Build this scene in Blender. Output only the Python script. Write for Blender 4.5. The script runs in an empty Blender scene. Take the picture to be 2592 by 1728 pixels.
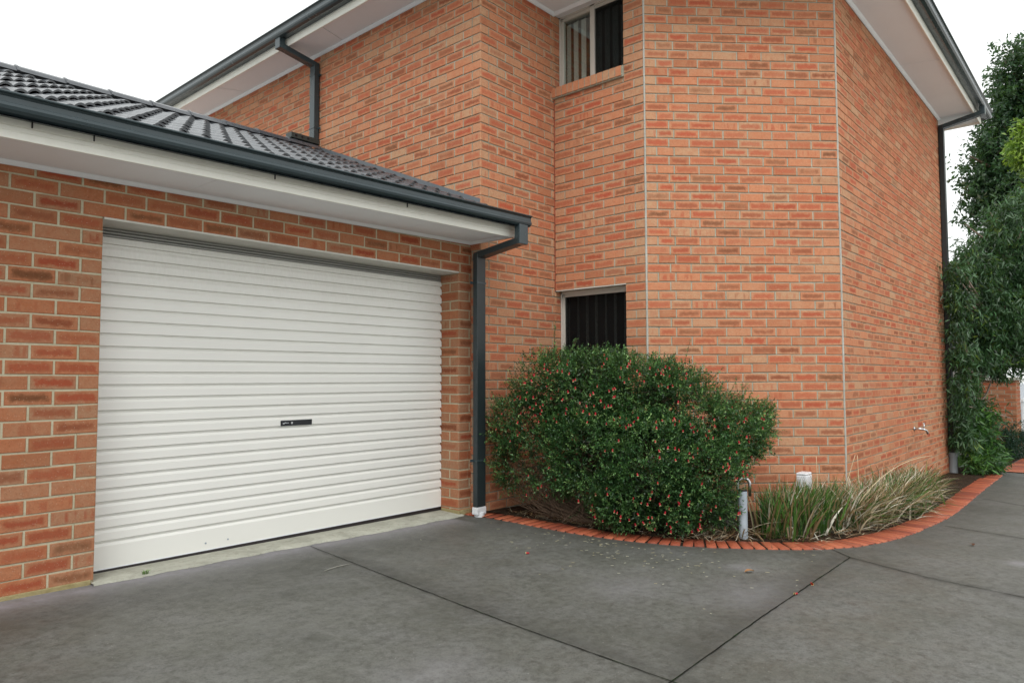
import bpy, math, random
import numpy as np
from mathutils import Vector, Matrix
random.seed(7)
RNG = np.random.default_rng(11)
SC = bpy.context.scene
COL = SC.collection
R = math.radians

# ------------------------------------------------------------------ objects
def prop(o, label=None, cat=None, group=None, kind=None):
    if label: o['label'] = label
    if cat: o['category'] = cat
    if group: o['group'] = group
    if kind: o['kind'] = kind
    return o

def empty(name, loc=(0, 0, 0), **k):
    o = bpy.data.objects.new(name, None)
    o.location = loc
    o.empty_display_size = 0.1
    COL.objects.link(o)
    return prop(o, **k)

def link(name, me, mat=None, parent=None, **k):
    o = bpy.data.objects.new(name, me)
    if mat is not None:
        for m in (mat if isinstance(mat, (list, tuple)) else [mat]):
            me.materials.append(m)
    COL.objects.link(o)
    if parent is not None:
        o.parent = parent
        o.matrix_parent_inverse = Matrix.Translation(-Vector(wloc(parent)))
    return prop(o, **k)

def wloc(o):
    v = Vector(o.location)
    if o.parent is not None and o.type != 'MESH':
        v += wloc(o.parent)
    return v

class MB:
    """collects faces for one mesh"""
    def __init__(s):
        s.v = []; s.f = []; s.m = []; s.smooth = False
    def add(s, vs, fs, mi=0):
        b = len(s.v)
        s.v.extend([tuple(p) for p in vs])
        for f in fs:
            s.f.append(tuple(b + i for i in f)); s.m.append(mi)
    def box(s, x0, x1, y0, y1, z0, z1, mi=0):
        s.add([(x0, y0, z0), (x1, y0, z0), (x1, y1, z0), (x0, y1, z0), (x0, y0, z1), (x1, y0, z1), (x1, y1, z1), (x0, y1, z1)],
              [(0, 3, 2, 1), (4, 5, 6, 7), (0, 1, 5, 4), (1, 2, 6, 5), (2, 3, 7, 6), (3, 0, 4, 7)], mi)
    def hexa(s, p, mi=0):
        s.add(p, [(0, 3, 2, 1), (4, 5, 6, 7), (0, 1, 5, 4), (1, 2, 6, 5), (2, 3, 7, 6), (3, 0, 4, 7)], mi)
    def tube(s, pts, r, n=10, mi=0, cap=True):
        pts = [Vector(p) for p in pts]
        rr = r if isinstance(r, (list, tuple)) else [r] * len(pts)
        rings = []
        t = (pts[1] - pts[0]).normalized()
        a = t.orthogonal().normalized()
        for i, p in enumerate(pts):
            if i == 0: t = (pts[1] - pts[0]).normalized()
            elif i == len(pts) - 1: t = (pts[-1] - pts[-2]).normalized()
            else: t = (pts[i + 1] - pts[i - 1]).normalized()
            a = (a - t * a.dot(t)).normalized()
            b = t.cross(a)
            rings.append([p + (a * math.cos(2 * math.pi * k / n) + b * math.sin(2 * math.pi * k / n)) * rr[i] for k in range(n)])
        vs = [q for ring in rings for q in ring]
        fs = []
        for i in range(len(pts) - 1):
            for k in range(n):
                k2 = (k + 1) % n
                fs.append((i * n + k, i * n + k2, (i + 1) * n + k2, (i + 1) * n + k))
        if cap:
            fs.append(tuple(range(n - 1, -1, -1)))
            fs.append(tuple((len(pts) - 1) * n + k for k in range(n)))
        s.add(vs, fs, mi)
    def sweep(s, path, prof, mi=0, closed=True, caps=True):
        """path: xy points; prof: (outward offset to the right of travel, z) points"""
        P = [Vector((p[0], p[1])) for p in path]
        n = len(P)
        mit = []
        for i in range(n):
            d0 = (P[i] - P[i - 1]).normalized() if i > 0 else None
            d1 = (P[i + 1] - P[i]).normalized() if i < n - 1 else None
            if d0 is None: nn = Vector((d1.y, -d1.x)); sc = 1
            elif d1 is None: nn = Vector((d0.y, -d0.x)); sc = 1
            else:
                n0 = Vector((d0.y, -d0.x)); n1 = Vector((d1.y, -d1.x))
                nn = (n0 + n1).normalized(); sc = 1 / nn.dot(n0)
            mit.append(nn * sc)
        m = len(prof)
        vs = []
        for i in range(n):
            for (o, z) in prof:
                q = P[i] + mit[i] * o
                vs.append((q.x, q.y, z))
        fs = []
        rng = m if closed else m - 1
        for i in range(n - 1):
            for k in range(rng):
                k2 = (k + 1) % m
                fs.append((i * m + k, i * m + k2, (i + 1) * m + k2, (i + 1) * m + k))
        if closed and caps:
            fs.append(tuple(range(m - 1, -1, -1)))
            fs.append(tuple((n - 1) * m + k for k in range(m)))
        s.add(vs, fs, mi)
    def build(s, name, mat=None, parent=None, bevel=0, smooth=False, **k):
        me = bpy.data.meshes.new(name)
        v = np.array(s.v, dtype=np.float64)
        off = np.array(wloc(parent)) if parent is not None else np.zeros(3)
        me.from_pydata((v).tolist(), [], s.f)
        me.polygons.foreach_set('material_index', s.m)
        if smooth: me.polygons.foreach_set('use_smooth', [True] * len(s.f))
        me.update()
        o = link(name, me, mat, parent, **k)
        if bevel:
            b = o.modifiers.new('bevel', 'BEVEL'); b.width = bevel; b.segments = 2; b.limit_method = 'ANGLE'; b.angle_limit = R(40)
        return o

def mesh_np(name, V, F4=None, F3=None, col=None, colname='lc', smooth=False):
    """fast mesh of quads (N,4) and/or tris with a per-face colour"""
    me = bpy.data.meshes.new(name)
    nv = len(V)
    me.vertices.add(nv)
    me.vertices.foreach_set('co', np.asarray(V, dtype=np.float32).ravel())
    F = F4 if F4 is not None else F3
    k = F.shape[1]
    me.loops.add(F.size)
    me.loops.foreach_set('vertex_index', F.astype(np.int32).ravel())
    me.polygons.add(len(F))
    me.polygons.foreach_set('loop_start', np.arange(0, F.size, k, dtype=np.int32))
    if smooth: me.polygons.foreach_set('use_smooth', np.ones(len(F), dtype=bool))
    me.update(calc_edges=True)
    if col is not None:
        a = me.attributes.new(colname, 'FLOAT_COLOR', 'FACE')
        c = np.ones((len(F), 4), dtype=np.float32); c[:, :3] = col
        a.data.foreach_set('color', c.ravel())
    me.validate()
    return me

# ------------------------------------------------------------------ materials
class NT:
    def __init__(s, name):
        s.mat = bpy.data.materials.new(name); s.mat.use_nodes = True
        s.t = s.mat.node_tree; s.t.nodes.clear()
        s.out = s.t.nodes.new('ShaderNodeOutputMaterial')
    def n(s, typ, inp=None, **attrs):
        nd = s.t.nodes.new('ShaderNode' + typ)
        for k, v in attrs.items(): setattr(nd, k, v)
        for k, v in (inp or {}).items():
            sock = nd.inputs[k]
            if isinstance(v, bpy.types.NodeSocket): s.t.links.new(v, sock)
            elif isinstance(v, (tuple, list)) and len(v) == 3 and sock.type == 'RGBA': sock.default_value = (*v, 1)
            else: sock.default_value = v
        return nd
    def math(s, op, a, b=0.0, c=None, clamp=False):
        inp = {0: a, 1: b}
        if c is not None: inp[2] = c
        return s.n('Math', inp, operation=op, use_clamp=clamp).outputs[0]
    def mix(s, f, a, b, typ='MIX'):
        nd = s.n('Mix', data_type='RGBA', blend_type=typ)
        for i, v in ((0, f), (6, a), (7, b)):
            if isinstance(v, bpy.types.NodeSocket): s.t.links.new(v, nd.inputs[i])
            elif i == 0: nd.inputs[0].default_value = v
            else: nd.inputs[i].default_value = (*v, 1)
        return nd.outputs[2]
    def noise(s, scale, detail=4, rough=.55, vec=None, dist=0, out=0):
        i = {'Scale': scale, 'Detail': detail, 'Roughness': rough, 'Distortion': dist}
        if vec is not None: i['Vector'] = vec
        return s.n('TexNoise', i).outputs[out]
    def ramp(s, f, *stops):
        nd = s.n('ValToRGB', {0: f})
        e = nd.color_ramp.elements
        while len(e) < len(stops): e.new(.5)
        for el, (p, c) in zip(e, stops):
            el.position = p; el.color = (*c, 1) if isinstance(c, tuple) else (c, c, c, 1)
        return nd.outputs[0]
    def mr(s, v, a, b, c=0, d=1, smooth=False):
        return s.n('MapRange', {0: v, 1: a, 2: b, 3: c, 4: d}, interpolation_type='SMOOTHSTEP' if smooth else 'LINEAR').outputs[0]
    def pos(s):
        return s.n('NewGeometry').outputs['Position']
    def bump(s, h, strength=.3, dist=.01, nrm=None):
        i = {'Height': h, 'Strength': strength, 'Distance': dist}
        if nrm is not None: i['Normal'] = nrm
        return s.n('Bump', i).outputs[0]
    def bsdf(s, col, rough=.6, spec=.5, metal=0, nrm=None, extra=None):
        i = {'Base Color': col, 'Roughness': rough, 'Metallic': metal, 'Specular IOR Level': spec}
        if nrm is not None: i['Normal'] = nrm
        i.update(extra or {})
        b = s.n('BsdfPrincipled', i)
        s.t.links.new(b.outputs[0], s.out.inputs[0])
        return b
    def surf(s, sock):
        s.t.links.new(sock, s.out.inputs[0])

def brick_mat(name, base, red, dark, pale):
    m = NT(name)
    uv = m.n('UVMap', uv_map='buv').outputs[0]
    su = m.n('SeparateXYZ', {0: uv})
    sz = m.n('SeparateXYZ', {0: m.n('Attribute', attribute_name='bsz').outputs['Vector']})
    rn = m.n('SeparateColor', {0: m.n('Attribute', attribute_name='brnd').outputs['Color']})
    r1, r2, r3 = rn.outputs[0], rn.outputs[1], rn.outputs[2]
    pos = m.pos()
    wob = m.math('MULTIPLY', m.math('SUBTRACT', m.noise(24, 4, .65, pos), .5), .050)
    dx = m.math('SUBTRACT', m.math('ABSOLUTE', su.outputs[0]), sz.outputs[0])
    dy = m.math('SUBTRACT', m.math('ABSOLUTE', su.outputs[1]), sz.outputs[1])
    inset = m.mr(r3, 0, 1, .008, .020)
    d = m.math('ADD', m.math('ADD', m.math('SMOOTH_MAX', dx, dy, .02), inset), wob)
    core = m.mr(d, -.014, .010, 1, 0, True)
    deep = m.mr(d, -.024, -.008, 1, 0, True)
    # banded bricks : patches along the length
    bands = m.noise(1.0, 1, .5, m.n('CombineXYZ', {0: m.math('MULTIPLY', su.outputs[0], 22), 1: m.math('MULTIPLY', su.outputs[1], 3), 2: m.math('MULTIPLY', r2, 60)}).outputs[0])
    band = m.mr(bands, .50, .60, 0, 1, True)
    # per-brick tone
    basec = m.ramp(r1, (0, pale), (.3, tuple(a * .6 + b * .4 for a, b in zip(base, pale))), (.5, base), (.75, tuple(c * 1.06 for c in base)), (1, tuple(c * .80 for c in base)))
    basec = m.mix(m.mr(m.noise(26, 5, .7, pos), .42, .72, 0, .55), basec, tuple(c * k for c, k in zip(base, (.84, .62, .52))))
    basec = m.mix(m.mr(m.noise(9, 4, .6, pos), .45, .75, 0, .4), basec, pale)
    corec = m.ramp(r2, (0, red), (.38, tuple(a * 1.2 for a in red)), (.58, tuple(a * .7 + b * .3 for a, b in zip(red, base))), (.80, tuple(a * .5 + b * .5 for a, b in zip(red, dark))), (1, dark))
    t_core = m.mr(r3, .30, .36)           # most bricks are flashed in the middle
    t_band = m.math('SUBTRACT', m.mr(r3, .18, .19), m.mr(r3, .36, .37))
    fac = m.math('MAXIMUM', m.math('MULTIPLY', core, t_core), m.math('MULTIPLY', m.math('MULTIPLY', core, band), m.math('MULTIPLY', t_band, .75)), clamp=True)
    fac = m.math('MULTIPLY', fac, m.mr(m.math('FRACT', m.math('MULTIPLY', r1, 7.31)), 0, 1, .50, 1.0))
    c = m.mix(fac, basec, corec)
    dk = m.math('MULTIPLY', m.math('MULTIPLY', deep, m.mr(r2, .62, .95)), m.math('MULTIPLY', m.mr(m.noise(38, 4, .7, pos), .4, .62), t_core))
    c = m.mix(m.math('MULTIPLY', dk, .38), c, tuple(x * .5 for x in dark))
    c = m.mix(m.mr(m.noise(75, 4, .75, pos), .45, .70, 0, .38), c, tuple(x * .55 for x in base))
    c = m.mix(m.mr(m.noise(55, 4, .75, m.n('VectorMath', {0: pos, 1: (7.3, 2.1, 5.5)}, operation='ADD').outputs[0]), .55, .75, 0, .35), c, pale)
    pit = m.n('TexVoronoi', {'Vector': pos, 'Scale': 150.0, 'Randomness': 1.0})
    sp = m.n('SeparateColor', {0: pit.outputs['Color']})
    spot = m.mr(pit.outputs['Distance'], .18, .30, 1, 0)
    white = m.math('MULTIPLY', spot, m.math('GREATER_THAN', sp.outputs[0], .90))
    black = m.math('MULTIPLY', spot, m.math('LESS_THAN', sp.outputs[0], .13))
    c = m.mix(m.math('MULTIPLY', black, .65), c, (.06, .035, .025))
    c = m.mix(m.math('MULTIPLY', white, .55), c, (.62, .52, .42))
    h = m.math('SUBTRACT', m.math('ADD', m.noise(90, 5, .7, pos), m.math('MULTIPLY', m.noise(15, 2, .5, pos), .6)), m.math('MULTIPLY', black, .7))
    m.bsdf(c, .88, .10, nrm=m.bump(h, .5, .004))
    return m.mat

def mortar_mat(name, c1, c2):
    m = NT(name); p = m.pos()
    c = m.mix(m.mr(m.noise(6, 5, .65, p), .3, .7), c1, c2)
    c = m.mix(m.mr(m.noise(60, 4, .7, p), .5, .8, 0, .6), c, tuple(x * .6 for x in c1))
    m.bsdf(c, .95, .15, nrm=m.bump(m.noise(120, 5, .7, p), .8, .004))
    return m.mat

def paint_mat(name, col, rough=.4, var=.08, spec=.5, dirt=None, dirtamt=.3, scale=3.0, bump=.04):
    m = NT(name); p = m.pos()
    c = m.mix(m.mr(m.noise(scale, 5, .6, p), .3, .7, 0, 1), tuple(x * (1 - var) for x in col), tuple(min(1, x * (1 + var)) for x in col))
    if dirt:
        c = m.mix(m.mr(m.noise(scale * 4, 6, .7, p), .5, .85, 0, dirtamt), c, dirt)
    r = m.mr(m.noise(scale * 2.5, 4, .6, p), .3, .7, rough * .85, min(1, rough * 1.2))
    m.bsdf(c, r, spec, nrm=m.bump(m.noise(scale * 25, 3, .6, p), bump, .004))
    return m.mat

M = {}
M['brick_garage'] = brick_mat('garage_brick', (.425, .170, .086), (.285, .058, .029), (.165, .074, .035), (.37, .215, .130))
M['brick_house'] = brick_mat('house_brick', (.520, .222, .120), (.360, .080, .043), (.225, .098, .052), (.49, .300, .180))
M['mortar_cream'] = mortar_mat('cream_mortar', (.44, .40, .275), (.54, .49, .36))
M['mortar_grey'] = mortar_mat('grey_mortar', (.30, .30, .235), (.43, .42, .34))
M['bead'] = mortar_mat('sealant', (.36, .36, .32), (.48, .48, .44))
M['pipe'] = paint_mat('slate_pipe_paint', (.021, .030, .033), .34, .08, .45, (.05, .05, .045), .25)
M['slate'] = paint_mat('slate_blue_paint', (.034, .051, .058), .24, .06, .5, (.02, .025, .025), .35)
M['fascia'] = paint_mat('cream_fascia_paint', (.84, .83, .76), .45, .03, .4, (.42, .39, .32), .25, 2.0)
M['soffit'] = paint_mat('white_soffit_paint', (.88, .92, .96), .6, .03, .3, (.5, .49, .46), .12, 1.3)
M['trim'] = paint_mat('white_trim_paint', (.80, .83, .86), .5, .03, .3)
M['door'] = None
m = NT('roller_door_steel'); p = m.pos()
cc = m.mix(m.mr(m.noise(1.2, 4, .6, p), .3, .7), (.79, .785, .745), (.83, .825, .785))
sxyz = m.n('SeparateXYZ', {0: p})
str_ = m.n('CombineXYZ', {0: m.math('MULTIPLY', sxyz.outputs[0], 14), 1: 0.0, 2: m.math('MULTIPLY', sxyz.outputs[2], 3)}).outputs[0]
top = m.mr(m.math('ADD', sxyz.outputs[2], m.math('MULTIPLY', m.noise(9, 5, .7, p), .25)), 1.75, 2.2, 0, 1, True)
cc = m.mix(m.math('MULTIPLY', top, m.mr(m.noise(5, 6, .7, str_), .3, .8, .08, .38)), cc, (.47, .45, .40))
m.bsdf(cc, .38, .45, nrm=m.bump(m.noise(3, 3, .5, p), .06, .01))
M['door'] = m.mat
M['rubber'] = paint_mat('dark_rubber', (.022, .016, .018), .5, .2)
M['white_pvc'] = paint_mat('white_pvc', (.72, .74, .77), .35, .06, .5, (.3, .28, .24), .6, 10)
M['grey_pvc'] = paint_mat('grey_pvc', (.30, .33, .35), .45, .10, .4, (.15, .15, .13), .3, 9)
M['galv'] = paint_mat('galvanised_steel', (.33, .38, .43), .42, .16, .5, (.2, .21, .22), .4, 14)
M['steel'] = NT('bright_steel'); M['steel'].bsdf((.62, .63, .64), .28, .5, 1.0); M['steel'] = M['steel'].mat
M['frame'] = paint_mat('cream_window_frame', (.50, .47, .42), .38, .03)
M['lintel'] = paint_mat('painted_lintel', (.60, .59, .54), .5, .05, .4, (.3, .28, .23), .4, 5)
M['rail'] = paint_mat('grey_head_roll', (.32, .32, .30), .45, .08)
M['black'] = paint_mat('black_plastic', (.006, .008, .013), .22, .1)
M['interior'] = paint_mat('dark_interior', (.012, .012, .012), .9, .1)
M['blind'] = paint_mat('grey_blind', (.78, .82, .82), .8, .05)
M['timber'] = paint_mat('weathered_grey_timber', (.20, .185, .17), .8, .15, .2, (.08, .07, .06), .5, 8)
M['soil'] = None
m = NT('mulch_soil'); p = m.pos()
c = m.ramp(m.noise(35, 6, .75, p), (.3, (.012, .009, .007)), (.5, (.035, .024, .016)), (.68, (.09, .055, .032)), (.85, (.17, .11, .065)))
m.bsdf(c, .95, .1, nrm=m.bump(m.noise(50, 6, .75, p), 1, .02)); M['soil'] = m.mat
m = NT('edging_brick'); p = m.pos()
rn = m.n('SeparateColor', {0: m.n('Attribute', attribute_name='lc').outputs['Color']})
c = m.ramp(rn.outputs[0], (0, (.20, .048, .026)), (.35, (.32, .078, .037)), (1, (.42, .125, .060)))
c = m.mix(m.mr(m.noise(30, 5, .7, p), .45, .8, 0, .75), c, (.22, .05, .028))
c = m.mix(m.mr(m.noise(5, 4, .6, p), .55, .75, 0, .5), c, (.11, .06, .04))
m.bsdf(c, .6, .35, nrm=m.bump(m.noise(70, 5, .7, p), .6, .006)); M['edging'] = m.mat
m = NT('edging_joint'); m.bsdf((.022, .017, .013), .95, .1); M['edgejoint'] = m.mat

# driveway concrete: colour varies with blotches and a painted-on dirt map ('stain' attribute: R dark, G pale)
m = NT('driveway_concrete'); p = m.pos()
st = m.n('SeparateColor', {0: m.n('Attribute', attribute_name='stain').outputs['Color']})
c = m.mix(m.mr(m.noise(.9, 6, .62, p), .32, .68), (.082, .085, .072), (.137, .140, .124))
c = m.mix(m.mr(m.noise(2.6, 5, .65, p, .4), .42, .72, 0, .55), c, (.165, .167, .165))
c = m.mix(m.mr(m.noise(22, 6, .8, p), .44, .70, 0, .85), c, (.048, .047, .040))
c = m.mix(m.mr(m.noise(13, 6, .8, p, .3), .52, .76, 0, .45), c, (.21, .21, .20))
c = m.mix(m.mr(m.noise(110, 3, .7, p), .52, .70, 0, .6), c, (.045, .043, .038))
vo = m.n('TexVoronoi', {'Vector': p, 'Scale': 42.0})
vs_ = m.n('SeparateColor', {0: vo.outputs['Color']})
c = m.mix(m.math('MULTIPLY', m.mr(vo.outputs['Distance'], .06, .12, 1, 0), m.math('GREATER_THAN', vs_.outputs[0], .93)), c, (.34, .34, .33))
c = m.mix(m.math('MULTIPLY', m.mr(vo.outputs['Distance'], .05, .13, 1, 0), m.math('LESS_THAN', vs_.outputs[0], .10)), c, (.03, .02, .015))
wob = m.mr(m.noise(7, 5, .7, p), .3, .7, .45, 1.25)
c = m.mix(m.math('MULTIPLY', m.math('MULTIPLY', st.outputs[0], wob), .8, clamp=True), c, (.035, .035, .031))
c = m.mix(m.math('MULTIPLY', m.math('MULTIPLY', st.outputs[1], wob), .75, clamp=True), c, (.29, .28, .31))
ro = m.mr(m.noise(3.5, 5, .6, p), .3, .7, .48, .72)
m.bsdf(c, ro, .4, nrm=m.bump(m.math('ADD', m.noise(160, 4, .7, p), m.math('MULTIPLY', m.noise(18, 4, .6, p), 1.2)), .28, .004))
M['drive'] = m.mat
m = NT('threshold_concrete'); p = m.pos()
c = m.mix(m.mr(m.noise(5, 6, .7, p, .5), .3, .7), (.30, .30, .25), (.47, .47, .40))
c = m.mix(m.mr(m.noise(16, 6, .75, p, 1.0), .52, .75, 0, .75), c, (.19, .18, .14))
m.bsdf(c, .85, .2, nrm=m.bump(m.noise(40, 6, .7, p), .5, .008)); M['threshold'] = m.mat
m = NT('footing_mortar'); p = m.pos()
c = m.mix(m.mr(m.noise(9, 6, .7, p, .5), .3, .7), (.27, .22, .10), (.42, .36, .20))
m.bsdf(c, .9, .2, nrm=m.bump(m.noise(40, 6, .7, p), .8, .01)); M['footing'] = m.mat
m = NT('joint_filler'); p = m.pos()
c = m.mix(m.mr(m.noise(9, 5, .7, p), .5, .7), (.010, .010, .008), (.016, .035, .010))
m.bsdf(c, .9, .1); M['joint'] = m.mat
m = NT('ground_far'); p = m.pos()
c = m.mix(m.mr(m.noise(.7, 5, .6, p), .3, .7), (.40, .39, .36), (.52, .51, .48))  # unseen ground made pale to bounce light up onto the soffits
m.bsdf(c, .9, .2); M['ground'] = m.mat
m = NT('lawn_base'); p = m.pos()
c = m.mix(m.mr(m.noise(9, 5, .6, p), .3, .7), (.03, .07, .02), (.06, .12, .03))
m.bsdf(c, .9, .2); M['lawn'] = m.mat

# concrete roof tiles: dark, slightly glossy
m = NT('charcoal_roof_tile'); p = m.pos()
c = m.mix(m.mr(m.noise(8, 5, .65, p), .3, .7), (.034, .040, .048), (.066, .074, .086))
c = m.mix(m.mr(m.noise(50, 5, .7, p), .5, .75, 0, .4), c, (.045, .045, .047))
m.bsdf(c, m.mr(m.noise(20, 4, .6, p), .3, .7, .22, .38), .9, nrm=m.bump(m.noise(120, 4, .7, p), .22, .003))
M['tile'] = m.mat

def leaf_mat(name, rough=.42, trans=.22, spec=.45):
    m = NT(name)
    c = m.n('Attribute', attribute_name='lc').outputs['Color']
    b = m.n('BsdfPrincipled', {'Base Color': c, 'Roughness': rough, 'Specular IOR Level': spec})
    t = m.n('BsdfTranslucent', {'Color': m.mix(.5, c, (.16, .30, .03), 'ADD')})
    mx = m.n('MixShader', {0: trans, 1: b.outputs[0], 2: t.outputs[0]})
    m.surf(mx.outputs[0])
    return m.mat
M['leaf'] = leaf_mat('leaf_green')
m = NT('dry_straw'); m.bsdf((.58, .48, .31), .7, .2); M['straw'] = m.mat
M['blade'] = leaf_mat('strap_leaf', .5, .15, .35)
M['petal'] = leaf_mat('petal', .45, .25)
m = NT('twig_bark'); p = m.pos()
c = m.mix(m.mr(m.noise(40, 5, .7, p), .3, .7), (.07, .045, .03), (.17, .12, .085))
m.bsdf(c, .9, .15, nrm=m.bump(m.noise(60, 5, .7, p), .6, .01)); M['bark'] = m.mat
m = NT('pale_bark'); p = m.pos()
c = m.mix(m.mr(m.noise(12, 5, .7, p), .3, .7), (.20, .15, .12), (.36, .29, .24))
m.bsdf(c, .8, .2, nrm=m.bump(m.noise(30, 5, .7, p), .5, .01)); M['palebark'] = m.mat

m = NT('window_glass')
fr = m.n('Fresnel', {'IOR': 1.5}).outputs[0]
gl = m.n('BsdfGlossy', {'Color': (1, 1, 1, 1), 'Roughness': .02}).outputs[0]
tr = m.n('BsdfTransparent', {'Color': (.82, .86, .84, 1)}).outputs[0]
m.surf(m.n('MixShader', {0: m.math('MULTIPLY', fr, .5), 1: tr, 2: gl}).outputs[0]); M['glass'] = m.mat
m = NT('flyscreen_mesh')
tr = m.n('BsdfTransparent', {'Color': (1, 1, 1, 1)}).outputs[0]
df = m.n('BsdfDiffuse', {'Color': (.012, .012, .012, 1)}).outputs[0]
m.surf(m.n('MixShader', {0: .52, 1: tr, 2: df}).outputs[0]); M['screen'] = m.mat

# ------------------------------------------------------------------ levels
def gz(x):
    return (.043 - .014 * x) if x < 5.5 else (-.034 - .025 * (min(x, 16) - 5.5))

XM, YX, XY, YZ, XR, YR, XE = 4.68, 4.497, 5.80, 3.41, 7.141, 2.069, 12.06
YG = 4.625
ZS = 5.076      # upper soffit
JL, JR = 1.536, 4.525   # garage opening
LINT = 2.192
YD = 4.86       # roller door plane

# ------------------------------------------------------------------ brick walls
def brick_wall(name, P0, P1, phase, z0, z1, joints, mat, parent, openings=(), n=None, mortar=None, inset0=0.0, inset1=0.0, depth=.0088, seed=0, pdepth=.0045):
    """bricks on the vertical plane P0->P1 seen from the side of normal n; phase = a brick-bottom level; joints(k) = joint centres"""
    rnd = random.Random(seed)
    P0 = Vector(P0); P1 = Vector(P1)
    D = (P1 - P0); L = D.length; D.normalize()
    N = Vector((D.y, -D.x)) if n is None else Vector(n)
    V = []; F = []; UV = []; SZ = []; RN = []; MI = []
    def P(s, o, z):
        q = P0 + D * s + N * o
        return (q.x, q.y, z)
    flip = (Vector((D.y, -D.x)).dot(N) < 0)
    def face(idx, uvs, sz, rn, mi):
        if flip: idx = idx[::-1]; uvs = uvs[::-1]
        F.append(idx); UV.extend(uvs); SZ.append(sz); RN.append(rn); MI.append(mi)
    k = math.ceil((phase - z1) / .086) - 1
    while True:
        zb = phase - .086 * k
        if zb + .076 < z0: break
        za, zt = max(zb, z0), min(zb + .076, z1)
        if zt - za > .012:
            js = sorted(joints(k))
            js = [inset0 - .005] + [j for j in js if inset0 + .03 < j < L - inset1 - .03] + [L - inset1 + .005]
            iv = [(a + .005, b - .005) for a, b in zip(js[:-1], js[1:])]
            ops = [(a, b) for (a, b, c, d) in openings if c < (za + zt) / 2 < d]
            for (oa, ob) in ops:
                nv = []
                for (a, b) in iv:
                    if b <= oa or a >= ob: nv.append((a, b)); continue
                    if a < oa: nv.append((a, oa))
                    if b > ob: nv.append((ob, b))
                iv = nv
                # slivers at an opening join the neighbour
                out = []
                for q in sorted(iv):
                    if out and (q[1] - q[0] < .045 or out[-1][1] - out[-1][0] < .045) and q[0] - out[-1][1] < .02:
                        out[-1] = (out[-1][0], q[1])
                    else: out.append(q)
                iv = out
            for (a, b) in iv:
                if b - a < .02: continue
                i = len(V)     # perpend joint, struck almost flush
                V.extend([P(b - .001, -pdepth, za - .001), P(min(b + .011, L), -pdepth, za - .001), P(min(b + .011, L), -pdepth, zt + .001), P(b - .001, -pdepth, zt + .001)])
                if b < L - .03 and not any(abs(b - oa) < .012 for (oa, ob) in ops):
                    face([i, i + 1, i + 2, i + 3], [(0, 0)] * 4, (1, 1, 0), (0, 0, 0, 1), 1)
                else:
                    del V[i:]
                jz = rnd.gauss(0, .0012); ja = rnd.gauss(0, .0013); jb = rnd.gauss(0, .0013); o = rnd.gauss(0, .0010); tl = rnd.gauss(0, .0009)
                a2, b2 = a + abs(ja) * .7, b - abs(jb) * .7
                zz0, zz1 = za + jz, zt + jz + rnd.gauss(0, .0006)
                c = .0035
                i = len(V)
                V.extend([P(a2, -.013, zz0 + tl), P(b2, -.013, zz0 - tl), P(b2, -.013, zz1 - tl), P(a2, -.013, zz1 + tl),
                          P(a2, o - c, zz0 + tl), P(b2, o - c, zz0 - tl), P(b2, o - c, zz1 - tl), P(a2, o - c, zz1 + tl),
                          P(a2 + c, o, zz0 + c + tl), P(b2 - c, o, zz0 + c - tl), P(b2 - c, o, zz1 - c - tl), P(a2 + c, o, zz1 - c + tl)])
                hl, hh = (b2 - a2) / 2, (zz1 - zz0) / 2
                sz = (hl, hh, 0); rn = (rnd.random(), rnd.random(), rnd.random(), 1)
                if hl < .07: rn = (rn[0] * .3, rn[1], rn[2] * .28, 1)      # cut and header faces are paler and plain
                cu = [(-hl, -hh), (hl, -hh), (hl, hh), (-hl, hh)]
                ci = [(-hl + c, -hh + c), (hl - c, -hh + c), (hl - c, hh - c), (-hl + c, hh - c)]
                face([i + 8, i + 9, i + 10, i + 11], ci, sz, rn, 0)
                for q in range(4):
                    q2 = (q + 1) % 4
                    face([i + 4 + q, i + 4 + q2, i + 8 + q2, i + 8 + q], [cu[q], cu[q2], ci[q2], ci[q]], sz, rn, 0)
                    face([i + q, i + q2, i + 4 + q2, i + 4 + q], [cu[q], cu[q2], cu[q2], cu[q]], sz, rn, 0)
        k += 1
    # mortar bed with the same openings
    ss = sorted(set([0.0, L] + [x for o_ in openings for x in o_[:2]]))
    zs = sorted(set([z0, z1] + [min(max(x, z0), z1) for o_ in openings for x in o_[2:]]))
    for a, b in zip(ss[:-1], ss[1:]):
        for c, d in zip(zs[:-1], zs[1:]):
            if any(o_[0] <= (a + b) / 2 <= o_[1] and o_[2] <= (c + d) / 2 <= o_[3] for o_ in openings): continue
            i = len(V)
            V.extend([P(a, -depth, c), P(b, -depth, c), P(b, -depth, d), P(a, -depth, d)])
            face([i, i + 1, i + 2, i + 3], [(0, 0)] * 4, (1, 1, 0), (0, 0, 0, 1), 1)
            i = len(V)
            V.extend([P(a, -.11, c), P(b, -.11, c), P(b, -.11, d), P(a, -.11, d)])
            face([i + 3, i + 2, i + 1, i], [(0, 0)] * 4, (1, 1, 0), (0, 0, 0, 1), 1)
    me = bpy.data.meshes.new(name)
    me.from_pydata(V, [], [tuple(f) for f in F])
    uvl = me.uv_layers.new(name='buv'); uvl.data.foreach_set('uv', np.array(UV, dtype=np.float32).ravel())
    a = me.attributes.new('bsz', 'FLOAT_VECTOR', 'FACE'); a.data.foreach_set('vector', np.array(SZ, dtype=np.float32).ravel())
    a = me.attributes.new('brnd', 'FLOAT_COLOR', 'FACE'); a.data.foreach_set('color', np.array(RN, dtype=np.float32).ravel())
    me.polygons.foreach_set('material_index', MI)
    return link(name, me, [mat, mortar], parent)

def half_bond(a_even, a_odd, step=.24, n=80):
    return lambda k: [(a_even if k % 2 == 0 else a_odd) + step * i for i in range(-n, n)]

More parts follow.
